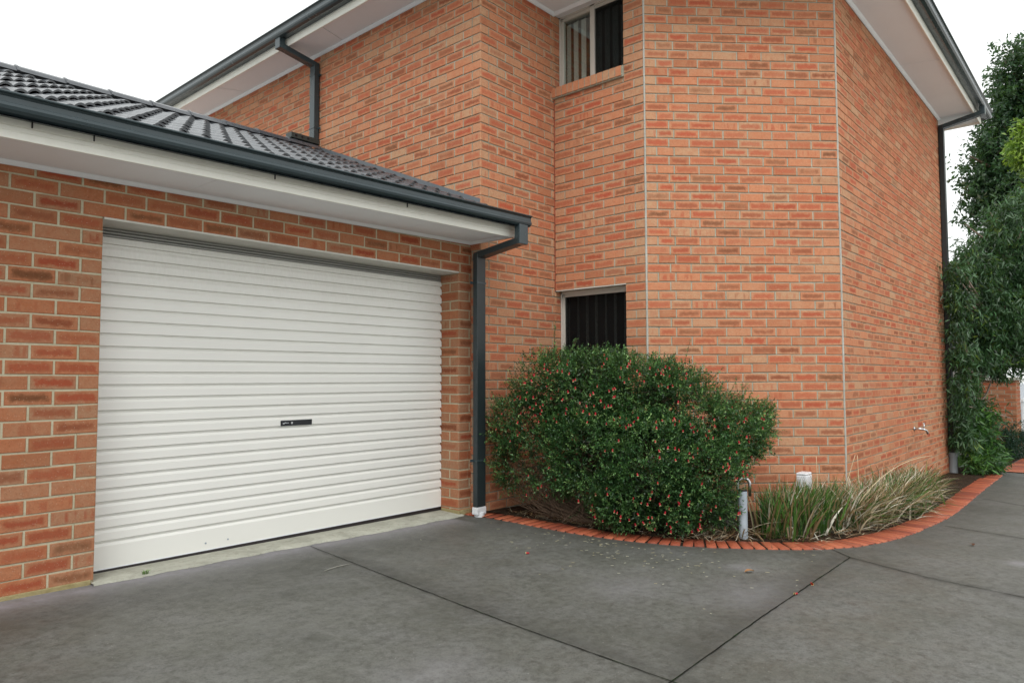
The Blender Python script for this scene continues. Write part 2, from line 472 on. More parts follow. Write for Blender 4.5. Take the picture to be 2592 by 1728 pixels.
# ================================================================== GARAGE
def gt(x, y=0): return .017 * (x - 2.8)
def tilt_obj(o):
    for v in o.data.vertices: v.co.z += gt(v.co.x)
    return o
garage = empty('brick_garage', (3.0, 4.7, 0), label='single storey brick garage wing with dark tiled roof and cream roller door', cat='garage')
X0 = -2.6
gj = half_bond(JL - X0 - .235, JL - X0 - .115)
brick_wall('wall', (X0, YG), (XM + .06, YG), 2.106, -.12, 2.50, gj, M['brick_garage'], garage,
           openings=[(JL - X0, JR - X0, -.2, LINT)], mortar=M['mortar_cream'], depth=.0045, pdepth=.003, seed=3)
brick_wall('wall', (JR, YG + .001), (JR, YD + .03), 2.106, -.12, LINT, lambda k: [.12] if k % 2 else [], M['brick_garage'], garage,
           n=(-1, 0), mortar=M['mortar_cream'], depth=.0045, pdepth=.003, seed=5, inset0=.0135)
brick_wall('wall', (JL, YD + .03), (JL, YG + .001), 2.106, -.12, LINT, lambda k: [.12] if k % 2 else [], M['brick_garage'], garage,
           n=(1, 0), mortar=M['mortar_cream'], depth=.0045, pdepth=.003, seed=6, inset1=.0135)
b = MB()   # back and far side of the garage, rendered
b.box(X0, X0 + .1, YG + .13, 9.6, -.1, 2.5); b.box(X0, XM - .01, 9.6, 9.7, -.1, 2.5)
b.build('rear_wall', M['mortar_grey'], garage)
b = MB(); b.box(X0, JL - .02, YG - .018, YG - .0045, -.06, .050); b.build('footing', M['footing'], garage, bevel=.004)
b = MB(); b.box(JR + .004, XM - .01, YG - .020, YG - .0045, -.09, .026)
b.box(JR - .016, JR - .0045, YG - .02, YD - .02, -.09, .024)
b.build('footing', M['footing'], garage, bevel=.004)

# lintel angle
b = MB(); b.box(JL + .004, JR - .004, YG - .004, YD + .07, LINT - .012, LINT + .001)
b.build('lintel', M['lintel'], garage, bevel=.002)
# head roll seen over the door
b = MB()
prof = []
z = LINT - .014
for i in range(4):
    prof += [(YD + .020, z), (YD + .008, z - .004), (YD + .008, z - .014), (YD + .020, z - .018)]; z -= .020
vs = []; fs = []
for x in (JL + .002, JR - .002):
    vs += [(x, y, zz) for y, zz in prof]
n_ = len(prof)
fs = [(i, i + 1, n_ + i + 1, n_ + i) for i in range(n_ - 1)]
b.add(vs, fs); b.box(JL + .002, JR - .002, YD + .025, YD + .05, LINT - .10, LINT - .012)
b.build('head_roll', M['rail'], garage)
# roller door : ribbed curtain
door = None
b = MB()
ZT, ZB = 2.118, .012
prof = [(0.014, ZT), (0.004, ZT)]
z = 2.077
for i in range(24):
    zl = z - .081 * i
    prof += [(-.006, zl + .004), (-.007, zl + .000), (.013, zl - .004), (.015, zl - .014), (.004, zl - .0195), (.004, zl - .0220), (-.005, zl - .037)]
zl = z - .081 * 23
prof += [(-.004, .042), (-.004, .034)]
vs = []; xs = [JL + .003, JR - .003]
for x in xs: vs += [(x, YD + o, zz) for o, zz in prof]
n_ = len(prof)
b.add(vs, [(i, i + 1, n_ + i + 1, n_ + i) for i in range(n_ - 1)])
b.box(JL + .003, JR - .003, YD + .02, YD + .03, .02, ZT + .05)
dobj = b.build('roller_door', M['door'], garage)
b = MB(); b.box(JL + .004, JR - .004, YD - .008, YD + .018, .004, .033); b.build('bottom_seal', M['rubber'], dobj, bevel=.004)
b = MB(); b.box(JL + .002, JR - .002, YD - .006, YD + .012, .0335, .041); b.build('bottom_rail', M['trim'], dobj, bevel=.002)
b = MB(); b.box(2.868, 3.139, YD - .011, YD - .004, .858, .900)
lk = b.build('lock_plate', M['black'], dobj, bevel=.006)
b = MB(); b.tube([(2.960, YD - .0108, .880), (2.960, YD - .016, .880)], .008, 14); b.build('keyhole', M['steel'], lk)
b = MB()   # small white mark on the plate
b.box(2.885, 2.899, YD - .0125, YD - .0108, .8745, .8805)
for i, (x, w, h) in enumerate([(2.900, .007, .008), (2.908, .004, .008), (2.913, .005, .005), (2.919, .005, .005), (2.925, .005, .005), (2.931, .004, .005)]):
    b.box(x, x + w * .8, YD - .0125, YD - .0108, .879, .879 + h * .7)
b.build('badge', M['white_pvc'], lk)
for x in (2.31, 2.47):
    b = MB(); b.tube([(x, YD - .004, .085), (x, YD - .009, .085)], .006, 8); b.build('rivet', M['galv'], dobj)

# eave of the garage
FX0, FX1 = X0 - .3, 4.70
b = MB()
pan = [X0 - .3, .2, 2.02, 3.80, 4.668]
for a_, c_ in zip(pan[:-1], pan[1:]): b.box(a_ + .0015, c_ - .0015, 4.105, YG - .001, 2.452, 2.458)
tilt_obj(b.build('soffit', M['soffit'], garage))
b = MB(); b.sweep([(X0 - .3, YG - .001), (4.671, YG - .001), (4.671, YX + .10), (4.671, 4.11)], [(0, 2.4515), (0, 2.428), (.010, 2.428), (.022, 2.440), (.032, 2.4515)])
tilt_obj(b.build('cornice', M['trim'], garage))
b = MB(); b.sweep([(FX0, 4.105), (FX1, 4.105)], [(0, 2.56), (.012, 2.56), (.012, 2.497), (.006, 2.494), (.012, 2.491), (.012, 2.470), (.009, 2.468), (.012, 2.466), (.012, 2.430), (.006, 2.428), (.006, 2.436), (0, 2.436)])
b.box(4.69, FX1, 4.107, YX - .01, 2.432, 2.60)
tilt_obj(b.build('fascia', M['fascia'], garage))
GUT = [(.014, 2.600), (.014, 2.526), (.085, 2.516), (.118, 2.521), (.134, 2.533), (.140, 2.548), (.138, 2.562), (.129, 2.567), (.129, 2.593), (.124, 2.597), (.131, 2.606), (.142, 2.610), (.146, 2.605), (.150, 2.610), (.146, 2.617), (.134, 2.619), (.122, 2.612), (.118, 2.590), (.120, 2.560), (.10, 2.530), (.03, 2.530), (.024, 2.600)]
def tilt(prof, dz): return [(o, z + dz) for o, z in prof]
b = MB(); b.sweep([(FX0, 4.10), (4.775, 4.10)], GUT)
b.sweep([(4.774, 4.10), (4.777, 4.10)], [(.014, 2.524), (.118, 2.521), (.140, 2.548), (.129, 2.567), (.129, 2.594), (.146, 2.618), (.014, 2.615)])
g = tilt_obj(b.build('gutter', M['slate'], garage))
for pz in g.data.polygons: pz.use_smooth = False
b = MB()
for x in (1.02, 1.30, 2.35, 3.45):
    b = MB(); b.box(x, x + .006, 4.086, 4.092, 2.500, 2.530); tilt_obj(b.build('fascia_bracket', M['rubber'], garage))

# downpipe
b = MB()
pa, pb_, pc, pd = 4.553, 4.665, 4.42, 4.475
b.box(pa, pb_, pc, pd, .068, 2.345)
dp = b.build('downpipe', M['pipe'], garage, bevel=.006)
b = MB()
b.hexa([(pa, 4.475, 2.30), (4.665, 4.475, 2.30), (4.72, 4.00, 2.395), (4.615, 4.00, 2.395), (pa, 4.475, 2.355), (4.665, 4.475, 2.355), (4.72, 4.00, 2.455), (4.615, 4.00, 2.455)][:4][::1] + [(pa, 4.42, 2.372), (4.665, 4.42, 2.372), (4.72, 3.955, 2.455), (4.615, 3.955, 2.455)])
b = MB()
def arm(b, s0, s1, w, h):
    """box strut between two points, w across x (or given side), h in the other"""
    a = Vector(s0); c = Vector(s1); d = (c - a).normalized(); up = Vector((0, 0, 1)); side = d.cross(up).normalized(); u = side.cross(d)
    q = []
    for p in (a, c):
        for (i, j) in ((-1, -1), (1, -1), (1, 1), (-1, 1)): q.append(p + side * i * w / 2 + u * j * h / 2)
    b.add(q, [(0, 3, 2, 1), (4, 5, 6, 7), (0, 1, 5, 4), (1, 2, 6, 5), (2, 3, 7, 6), (3, 0, 4, 7)])
arm(b, (4.609, 4.475, 2.325), (4.668, 3.975, 2.420), .108, .056)
b.build('elbow', M['pipe'], dp, bevel=.005)
b = MB(); b.box(4.613, 4.727, 3.962, 4.024, 2.385, 2.560); b.build('outlet', M['slate'], dp, bevel=.005)
for zz in (2.07, .47):
    b = MB(); b.box(pa - .004, pb_ + .004, pc - .004, pd + .002, zz, zz + .016)
    b.box(pa - .035, pa + .001, pd - .004, pd + .002, zz - .004, zz + .020)
    b.build('strap', M['slate'], dp, bevel=.001)
b = MB(); b.box(pa - .002, pb_ + .004, pc - .004, pd + .01, .000, .066); b.tube([(4.612, 4.45, -.05), (4.612, 4.45, .02)], .046, 16)
b.build('pipe_shoe', M['white_pvc'], dp, bevel=.006)

# tiled roof : each course is a curved sheet with an open butt
SL = .406; TH = math.atan(SL)
def roof_z(y): return 2.580 + SL * (y - 4.0)
ridge_y, n_c = 7.20, 10
c0 = 3.985
gauge = (ridge_y - c0) / n_c
def roll(x, odd):
    t = (x / .150) % 1.0
    if t < .72:
        return .050 * math.sin(math.pi * t / .72) ** .85
    return 0.0
b = MB()
def course(b, xa, xb, y0, y1, up, lift=.037):
    nx = int((xb - xa) / .0125)
    vs = []; row = []
    for i in range(nx + 1):
        x = xa + (xb - xa) * i / nx
        h = roll(x, 0)
        zA = roof_z(y0) - .045 + h + lift + .0015 * math.sin(x * 9.1 + y0 * 7)
        zB = roof_z(y1) - .045 + h + .004
        vs.append((x, y0, zA)); vs.append((x, y1 + .04 if up > 0 else y1 + .04, zB + SL * .04))
        vs.append((x, y0 + .004, zA - .013 if h < .004 else max(zA - .014, roof_z(y0) - .045 + lift * .2 + h * .55)))
    fs = []
    for i in range(nx):
        a = 3 * i
        fs.append((a, a + 3, a + 4, a + 1)); fs.append((a + 2, a + 5, a + 3, a))
    b.add(vs, fs)
for c in range(n_c):
    y0 = c0 + gauge * c
    course(b, X0 - .28 + (.0), 4.64 if y0 > 4.3 else 4.745, y0, y0 + gauge, 1)
    # open ends of every second roll are painted dark further down
# solid under-sheet and rear slope
b.add([(X0 - .28, c0 + .01, roof_z(c0) - .07), (4.64, c0 + .01, roof_z(c0) - .07), (4.64, ridge_y, roof_z(ridge_y) - .07), (X0 - .28, ridge_y, roof_z(ridge_y) - .07)], [(0, 1, 2, 3)])
b.add([(X0 - .28, ridge_y, roof_z(ridge_y) - .03), (4.67, ridge_y, roof_z(ridge_y) - .03), (4.67, 10.0, 2.72), (X0 - .28, 10.0, 2.72)], [(0, 1, 2, 3)])
# interlock notches: dark faces painting the shade of open ends under alternate rolls
for c in range(n_c):
    y0 = c0 + gauge * c
    x = math.ceil((X0) / .30) * .30 + (.15 if c % 2 else 0)
    while x < 4.6:
        zz = roof_z(y0) - .045 + .033
        b.add([(x + .018, y0 - .0015, zz - .001), (x + .090, y0 - .0015, zz - .001), (x + .080, y0 - .0015, zz + .018), (x + .054, y0 - .0015, zz + .030), (x + .028, y0 - .0015, zz + .018)], [(0, 1, 2, 3, 4)], 1)
        x += .30
roof = tilt_obj(b.build('roof', [M['tile'], M['rubber']], garage))
# ridge caps
xc = 4.62
while xc > X0 - .3:
    b = MB()
    prof0 = [(-.135, -.070), (-.105, -.028), (-.055, .000), (0, .008), (.055, .000), (.105, -.028), (.135, -.070)]
    zc = roof_z(ridge_y) + .055
    vs = []
    for (x, ex) in ((xc + .03, 1.0), (xc - .352, 1.0), (xc - .374, 1.06)):
        pass
    secs = [(xc + .03, 1.00, .000), (xc - .345, 1.0, .006), (xc - .352, 1.03, .012), (xc - .370, 1.03, .012)]
    for (x, k_, dz) in secs:
        vs += [(x, ridge_y + y * k_, zc + zz * k_ + dz) for y, zz in prof0]
    vs += [(xc - .370, ridge_y + y * .93, zc + zz * .93 - .002) for y, zz in prof0]
    fs = []
    for s_ in range(4):
        for i in range(6): fs.append((s_ * 7 + i, s_ * 7 + i + 1, s_ * 7 + 8 + i, s_ * 7 + 7 + i))
    b.add(vs, fs)
    tilt_obj(b.build('ridge_cap', M['tile'], roof, smooth=False))
    xc -= .372
# flashing against the house wall
b = MB()
fl = []
ys = [4.50, 5.2, 6.0, 6.8, 7.2]
for i, y in enumerate(ys):
    z = roof_z(y)
    fl += [(4.677, y, z + .065), (4.672, y, z + .025), (4.600, y, z + .004), (4.555, y, z - .012)]
fs = []
for i in range(len(ys) - 1):
    for j in range(3): fs.append((i * 4 + j, i * 4 + j + 1, i * 4 + 5 + j, i * 4 + 4 + j))
b.add(fl, fs); tilt_obj(b.build('flashing', paint_mat('grey_flashing', (.085, .098, .11), .4, .08), roof))

# ================================================================== HOUSE
house = empty('brick_house', (7.0, 5.0, 0), label='two storey orange brick house with chamfered corner and dark gutters', cat='house')
BH, MG = M['brick_house'], M['mortar_grey']
ZX = 4.642; ZP = 4.703
LM = 11.0 - YX
brick_wall('wall', (XM, 11.0), (XM, YX), ZX, -.3, ZS + .01, lambda k: [LM - ((.235 if k % 2 == 0 else .115) + .24 * i) for i in range(40)], BH, house, mortar=MG, seed=21)
brick_wall('wall', (XM, YX), (XY, YX), ZX, -.3, ZS + .01, half_bond(.115, .235), BH, house, mortar=MG, seed=22)
LY = YX - YZ
WU0, WU1 = 0.0, YX - 3.64      # window span measured from the inner corner
W2Z1 = 2.113
brick_wall('wall', (XY, YX), (XY, YZ), ZP, -.3, ZS + .01, lambda k: [LY - ((.115 if k % 2 == 0 else .235) + .24 * i) for i in range(6)], BH, house,
           openings=[(0, WU1, 4.26, 5.2), (0, WU1, .95, W2Z1)], mortar=MG, seed=23, inset1=.008)
LZ = math.hypot(XR - XY, YZ - YR)
brick_wall('wall', (XY, YZ), (XR, YR), ZP, -.3, ZS + .01,
           lambda k: [.115, .283] + [.523 + .24 * i for i in range(6)] if k % 2 == 0 else [.233, .431] + [.672 + .24 * i for i in range(5)] + [LZ - .0 - .0 if False else 1.872 - .24 + .24],
           BH, house, mortar=MG, seed=24, inset0=.008, inset1=.008)
brick_wall('wall', (XR, YR), (XE, YR), ZP, -.5, ZS + .01, half_bond(.115, .235), BH, house, mortar=MG, seed=25, inset0=.008)
brick_wall('wall', (XE, YR), (XE, 11.0), ZP, -.5, ZS + .01, half_bond(.115, .235), BH, house, mortar=MG, seed=26)
b = MB(); b.box(XM, XE, 11.0, 11.1, -.4, ZS); b.build('rear_wall', MG, house)
for (cx, cy, ax, ay) in ((XY, YZ, -.924, -.383), (XR, YR, -.383, -.924)):
    b = MB()
    pts = []
    for i in range(36):
        z = -.3 + (ZS + .3) * i / 35
        pts.append((cx + ax * -.004 + RNG.normal(0, .0007), cy + ay * -.004 + RNG.normal(0, .0007), z))
    b.tube(pts, [.0085 + abs(RNG.normal(0, .0014)) for _ in pts], 7)
    b.build('mortar_bead', M['bead'], house)
b = MB(); b.box(XY - .010, XY - .002, YX - .010, YX - .002, 2.12, 4.16); b.build('control_joint', paint_mat('red_sealant', (.30, .07, .035), .6, .2), house)


# eaves
F_ = [(4.277, 11.5), (4.277, 4.09), (5.397, 4.09), (5.397, 3.177), (6.97, 1.604), (12.60, 1.604), (12.60, 11.5)]
W_ = [(XM, 11.0), (XM, YX), (XY, YX), (XY, YZ), (XR, YR), (XE, YR), (XE, 11.0)]
b = MB()
for i in range(6):
    (a0, a1), (w0, w1) = (F_[i], F_[i + 1]), (W_[i], W_[i + 1])
    if i == 1: a1 = (5.397, 4.09)
    q = [a0, a1, w1, w0]
    # panels
    n_p = max(1, int(round(math.dist(w0, w1) / 2.4)))
    for j in range(n_p):
        t0, t1 = j / n_p + (.0008 if j else 0), (j + 1) / n_p - (.0008 if j < n_p - 1 else 0)
        L0 = lambda p, r_, t: (p[0] + (r_[0] - p[0]) * t, p[1] + (r_[1] - p[1]) * t)
        c4 = [L0(a0, a1, t0), L0(a0, a1, t1), L0(w0, w1, t1), L0(w0, w1, t0)]
        b.hexa([(x, y, ZS) for x, y in c4] + [(x, y, ZS + .006) for x, y in c4])
b.build('soffit', M['soffit'], house)
b = MB(); b.sweep(W_, [(.001, ZS - .001), (.001, ZS - .030), (.010, ZS - .030), (.024, ZS - .016), (.036, ZS - .001)])
b.build('cornice', M['trim'], house)
b = MB(); b.sweep(F_, [(-.014, ZS + .17), (.006, ZS + .17), (.006, ZS + .035), (.002, ZS + .031), (.006, ZS + .027), (.006, ZS - .030), (.000, ZS - .036), (-.012, ZS - .034), (-.014, ZS + .004)])
b.build('fascia', M['fascia'], house)
b = MB(); b.sweep(F_, [(o - .004, z + 2.612 - (2.619 - z) * .12) for o, z in GUT]); b.build('gutter', M['slate'], house)
b = MB()   # low hipped roof above the eaves
apex = (8.5, 8.0, ZS + 1.75)
rim = [(x, y, ZS + .14) for x, y in F_]
b.add(rim + [apex], [(i + 1, i, len(rim)) for i in range(len(rim) - 1)] + [(0, len(rim) - 1, len(rim))])
b.build('roof', M['tile'], house)

# downpipe on the upper wall, emptying on the garage roof
b = MB(); b.box(4.600, 4.668, 7.14, 7.24, 4.03, 4.955)
dp2 = b.build('downpipe', M['slate'], house, bevel=.005, label='short slate downpipe ending above the garage roof')
b = MB(); arm(b, (4.640, 7.19, 4.93), (4.205, 7.245, 5.035), .095, .060); b.build('elbow', M['slate'], dp2, bevel=.004)
b = MB(); b.box(4.172, 4.245, 7.195, 7.295, 5.00, 5.12); b.build('outlet', M['slate'], dp2, bevel=.004)
for z_ in (4.16, 4.80):
    b = MB(); b.box(4.596, 4.668, 7.137, 7.243, z_, z_ + .012); b.box(4.655, 4.668, 7.11, 7.14, z_ - .005, z_ + .018); b.build('strap', M['slate'], dp2)
b = MB(); b.box(4.30, 4.668, 7.13, 7.25, 3.975, 4.035)
for x in (4.36, 4.44, 4.52): b.tube([(x, 7.131, 4.006), (x, 7.1265, 4.006)], .014, 12, mi=1)
sp = b.build('spreader', [paint_mat('spreader_paint', (.030, .038, .036), .5, .1), M['black']], dp2)

# downpipe at the far corner
zg = gz(12.0)
b = MB(); b.box(12.00, 12.10, YR - .075, YR - .008, zg + .30, 4.965)
dp3 = b.build('downpipe', M['pipe'], house, bevel=.005, label='tall slate downpipe at the far corner beside the tree')
b = MB(); arm(b, (12.05, YR - .04, 4.935), (12.05, 1.52, 5.03), .095, .060); b.build('elbow', M['slate'], dp3, bevel=.004)
b = MB(); b.box(12.00, 12.10, 1.47, 1.54, 5.00, 5.12); b.build('outlet', M['slate'], dp3, bevel=.004)
b = MB(); b.tube([(12.05, YR - .05, zg - .1), (12.05, YR - .05, zg + .27)], .055, 18); b.tube([(12.05, YR - .05, zg + .25), (12.05, YR - .05, zg + .31)], .066, 18)
b.build('stormwater_pipe', M['grey_pvc'], dp3, smooth=False)

# ---- windows on the return wall (plane x = XY, glass set back)
def window(z0, z1, split, sill):
    GX = XY + .10
    y0, y1 = 3.64, YX - .003      # right, left edges
    b = MB()
    fw = .045
    b.box(GX, GX + .05, y1 - fw, y1, z0, z1); b.box(GX, GX + .05, y0, y0 + fw * .6, z0, z1)
    b.box(GX, GX + .05, y0 + .001, y1 - .001, z1 - fw - .01, z1 + .001)
    b.box(GX, GX + .05, y0 + .001, y1 - .001, z0 - .001, z0 + fw * .5)
    b.box(GX - .012, GX, y1 - .018, y1, z0, z1); b.box(GX - .012, GX, y0, y1, z1 - .022, z1)
    b.box(GX - .004, GX + .0, y1 - .036, y1 - .028, z0, z1 - .03); b.box(GX - .004, GX, y0, y1 - .03, z1 - .046, z1 - .038)
    if split: b.box(GX - .012, GX + .042, 4.040, 4.092, z0 + .002, z1 - .002)
    fr_ = b.build('window_frame', M['frame'], house, bevel=.002)
    return GX, y0, y1, fr_
def blinds(GX, y0, y1, z0, z1, parent, pitch, wid, xoff, tilt_=.9):
    b = MB(); y = y0; i = 0
    rb = random.Random(int(pitch * 1000))
    while y < y1:
        a = tilt_ + rb.gauss(0, .06); dy, dx = math.cos(a) * wid / 2, math.sin(a) * wid / 2; o = rb.gauss(0, .003)
        c = []
        for k in range(5):
            t = -1 + k / 2; c += [(GX + xoff + o + dx * t + .010 * (1 - t * t), y + dy * t, z0), (GX + xoff + o + dx * t + .010 * (1 - t * t), y + dy * t, z1)]
        b.add(c, [(2 * k, 2 * k + 2, 2 * k + 3, 2 * k + 1) for k in range(4)])
        y += pitch
    return b.build('blind', M['blind'], parent, smooth=True)
# upper window
GX, y0, y1, _ = window(4.262, ZS - .006, True, True)
up = empty('window', (XY, 4.0, 4.3)); up.parent = house; up.matrix_parent_inverse = Matrix.Translation(-Vector(house.location)); up['label'] = 'upper window of two panes with a brick sill under the eave'
house_win = _; house_win.parent = up; house_win.matrix_parent_inverse = Matrix.Translation(-Vector((XY, 4.0, 4.3)))
def sub(o, par, loc):
    o.parent = par; o.matrix_parent_inverse = Matrix.Translation(-Vector(loc)); return o
UL = (XY, 4.0, 4.3)
b = MB(); b.box(GX + .020, GX + .024, 4.07, y1 - .03, 4.28, ZS - .06); sub(b.build('glass_pane', M['glass']), up, UL)
b = MB(); b.box(GX + .030, GX + .034, y0, 4.07, 4.28, ZS - .06); sub(b.build('glass_pane', M['glass']), up, UL)
b = MB(); b.box(GX + .008, GX + .0095, y0 + .02, 4.042, 4.275, ZS - .05); sub(b.build('flyscreen', M['screen']), up, UL)
o = blinds(GX, y0, y1, 4.28, ZS - .07, None, .098, .088, .070, .35); sub(o, up, UL)
b = MB(); b.box(GX + .16, GX + 1.0, y0 - .3, y1 + .3, 4.0, 5.05); o = b.build('dark_room', M['interior']); sub(o, up, UL)
# rowlock brick sill, sloping and projecting
V_ = []; nb = 12
b = MB(); sillf = []
ymax, ymin = YX + .02, 3.640
sb = (ymax - ymin) / nb
me_parts = []
for i in range(nb):
    ya, yb_ = ymin + sb * i + .004, ymin + sb * (i + 1) - .004
    b.hexa([(XY - .042, ya, 4.155), (XY + .098, ya, 4.175), (XY + .098, yb_, 4.175), (XY - .042, yb_, 4.155),
            (XY - .042, ya, 4.254), (XY + .098, ya, 4.280), (XY + .098, yb_, 4.280), (XY - .042, yb_, 4.254)])
me = bpy.data.meshes.new('sill'); me.from_pydata(b.v, [], b.f)
rr = np.random.default_rng(5).random((nb, 4)).astype(np.float32); rr[:, 2] *= .2; rr[:, 0] *= .8
uvl = me.uv_layers.new(name='buv'); uvl.data.foreach_set('uv', np.zeros(len(me.loops) * 2, dtype=np.float32))
a = me.attributes.new('bsz', 'FLOAT_VECTOR', 'FACE'); a.data.foreach_set('vector', np.tile(np.array([.04, .05, 0], dtype=np.float32), len(me.polygons)))
a = me.attributes.new('brnd', 'FLOAT_COLOR', 'FACE'); a.data.foreach_set('color', np.repeat(rr, 6, axis=0).ravel())
so = link('sill', me, BH); bv = so.modifiers.new('b', 'BEVEL'); bv.width = .003; bv.segments = 1
sub(so, up, UL)
b = MB(); b.box(XY - .036, XY + .09, ymin + .002, ymax - .002, 4.160, 4.249); b.box(XY - .02, XY + .09, ymin - .008, ymin + .004, 4.15, 4.262); b.box(XY - .030, XY + .09, ymin, ymax, 4.147, 4.157); sub(b.build('sill_mortar', MG), up, UL)
# lower window
GX, y0, y1, fr2 = window(.95, W2Z1, False, False)
LL = (XY, 4.0, 1.0)
lo = empty('window', LL); lo.parent = house; lo.matrix_parent_inverse = Matrix.Translation(-Vector(house.location)); lo['label'] = 'lower window with dark flyscreen behind the flowering bush'
sub(fr2, lo, LL)
b = MB(); b.box(GX + .012, GX + .0135, y0, y1 - .04, .97, W2Z1 - .05); sub(b.build('flyscreen', M['screen']), lo, LL)
b = MB(); b.box(GX + .030, GX + .034, y0, y1 - .04, .97, W2Z1 - .05); sub(b.build('glass_pane', M['glass']), lo, LL)
o = blinds(GX, y0, y1, .97, W2Z1 - .02, None, .115, .075, .075, .62); sub(o, lo, LL)
b = MB(); b.box(GX + .15, GX + 1.0, y0 - .3, y1 + .3, .7, 2.2); sub(b.build('dark_room', M['interior']), lo, LL)
b = MB(); b.box(XY + .002, GX + .05, y0 - .004, YX - .002, .90, .949); sub(b.build('sill', MG), lo, LL)
# soffit returns inside the openings (brick reveals)
b = MB(); b.box(XY + .014, GX + .06, y0 - .055, y0 - .003, .90, W2Z1 + .001); b.build('reveal', MG, house)
b = MB(); b.box(XY + .014, GX + .06, y0 - .055, y0 - .003, 4.17, ZS); b.build('reveal', MG, house)
b = MB(); b.box(XY - .002, GX + .06, y0 - .003, YX - .002, ZS - .012, ZS + .02); b.build('head_lining', M['trim'], house)
b = MB(); b.box(XY + .003, GX + .06, y0, YX - .002, W2Z1 + .001, W2Z1 + .012); b.build('lintel', M['lintel'], house)
# X wall continues past the inner corner behind the set-back windows
brick_wall('wall', (XY + .0005, YX), (XY + .16, YX), ZX, 4.2, ZS, lambda k: [], BH, house, mortar=MG, seed=31)
brick_wall('wall', (XY + .0005, YX), (XY + .16, YX), ZX, .9, W2Z1, lambda k: [], BH, house, mortar=MG, seed=32)

# garden tap on the long wall
b = MB(); b.tube([(9.90, YR + .01, .575), (9.90, YR - .07, .575), (9.92, YR - .10, .570)], .013, 10)
b.tube([(9.895, YR - .004, .575), (9.895, YR - .012, .575)], .028, 14)
b.tube([(9.92, YR - .10, .572), (9.96, YR - .125, .555), (9.985, YR - .135, .515)], [.012, .012, .014], 10)
tap = b.build('tap', M['steel'], house, smooth=True, label='chrome garden tap on the long brick wall')
b = MB(); b.tube([(9.935, YR - .105, .575), (9.935, YR - .105, .635)], .008, 8); b.tube([(9.90, YR - .105, .640), (9.97, YR - .105, .640)], .007, 8); b.build('handle', M['steel'], tap, smooth=True)

# ================================================================== GROUND
def sheet(name, x0, x1, y0, y1, step, zf, mat, attr=None, **k):
    nx, ny = int((x1 - x0) / step) + 1, int((y1 - y0) / step) + 1
    X, Y = np.meshgrid(np.linspace(x0, x1, nx), np.linspace(y0, y1, ny))
    Z = np.vectorize(zf)(X, Y) if not isinstance(zf, np.ndarray) else zf
    V = np.stack([X.ravel(), Y.ravel(), Z.ravel()], 1)
    i = np.arange(nx * ny).reshape(ny, nx)
    F = np.stack([i[:-1, :-1].ravel(), i[:-1, 1:].ravel(), i[1:, 1:].ravel(), i[1:, :-1].ravel()], 1)
    me = mesh_np(name, V, F, smooth=True)
    if attr is not None:
        c = np.ones((len(V), 4), dtype=np.float32); c[:, :3] = attr(V[:, 0], V[:, 1])
        a = me.attributes.new('stain', 'FLOAT_COLOR', 'POINT'); a.data.foreach_set('color', c.ravel())
    return link(name, me, mat, None, kind='structure', **k)

JA = [(2.925, 4.52), (2.751, 3.139), (2.655, 2.329), (2.582, 1.427), (2.50, -.4), (2.46, -2.6)]
JB = [(-3, 1.40), (2.582, 1.427), (3.617, 1.473), (5.265, 1.517)]
JC = [(5.439, 1.693), (5.265, 1.517), (5.046, 1.0), (4.945, .508), (4.86, -.6), (4.80, -2.6)]
JD = [(7.130, 1.275), (6.959, .70), (6.80, .1), (6.6, -2.6)]
JE = [(9.360, 1.30), (9.063, .90), (8.8, .3), (8.4, -2.6)]
def dseg(x, y, a, c):
    ax, ay = a; bx, by = c; dx, dy = bx - ax, by - ay; L2 = dx * dx + dy * dy
    t = np.clip(((x - ax) * dx + (y - ay) * dy) / L2, 0, 1)
    px, py = x - ax - t * dx, y - ay - t * dy
    return np.hypot(px, py), (dx * (y - ay) - dy * (x - ax)) / math.sqrt(L2)
EDGE = [(4.585, 4.61), (4.61, 4.10), (4.593, 3.597), (4.610, 3.214), (4.672, 2.89), (4.765, 2.612), (4.862, 2.41), (4.967, 2.244), (5.095, 2.064), (5.220, 1.911), (5.345, 1.784), (5.500, 1.668), (5.740, 1.550), (6.062, 1.462), (6.40, 1.405), (6.88, 1.365), (7.60, 1.335), (8.5, 1.345), (9.85, 1.390), (11.0, 1.425), (12.35, 1.456)]
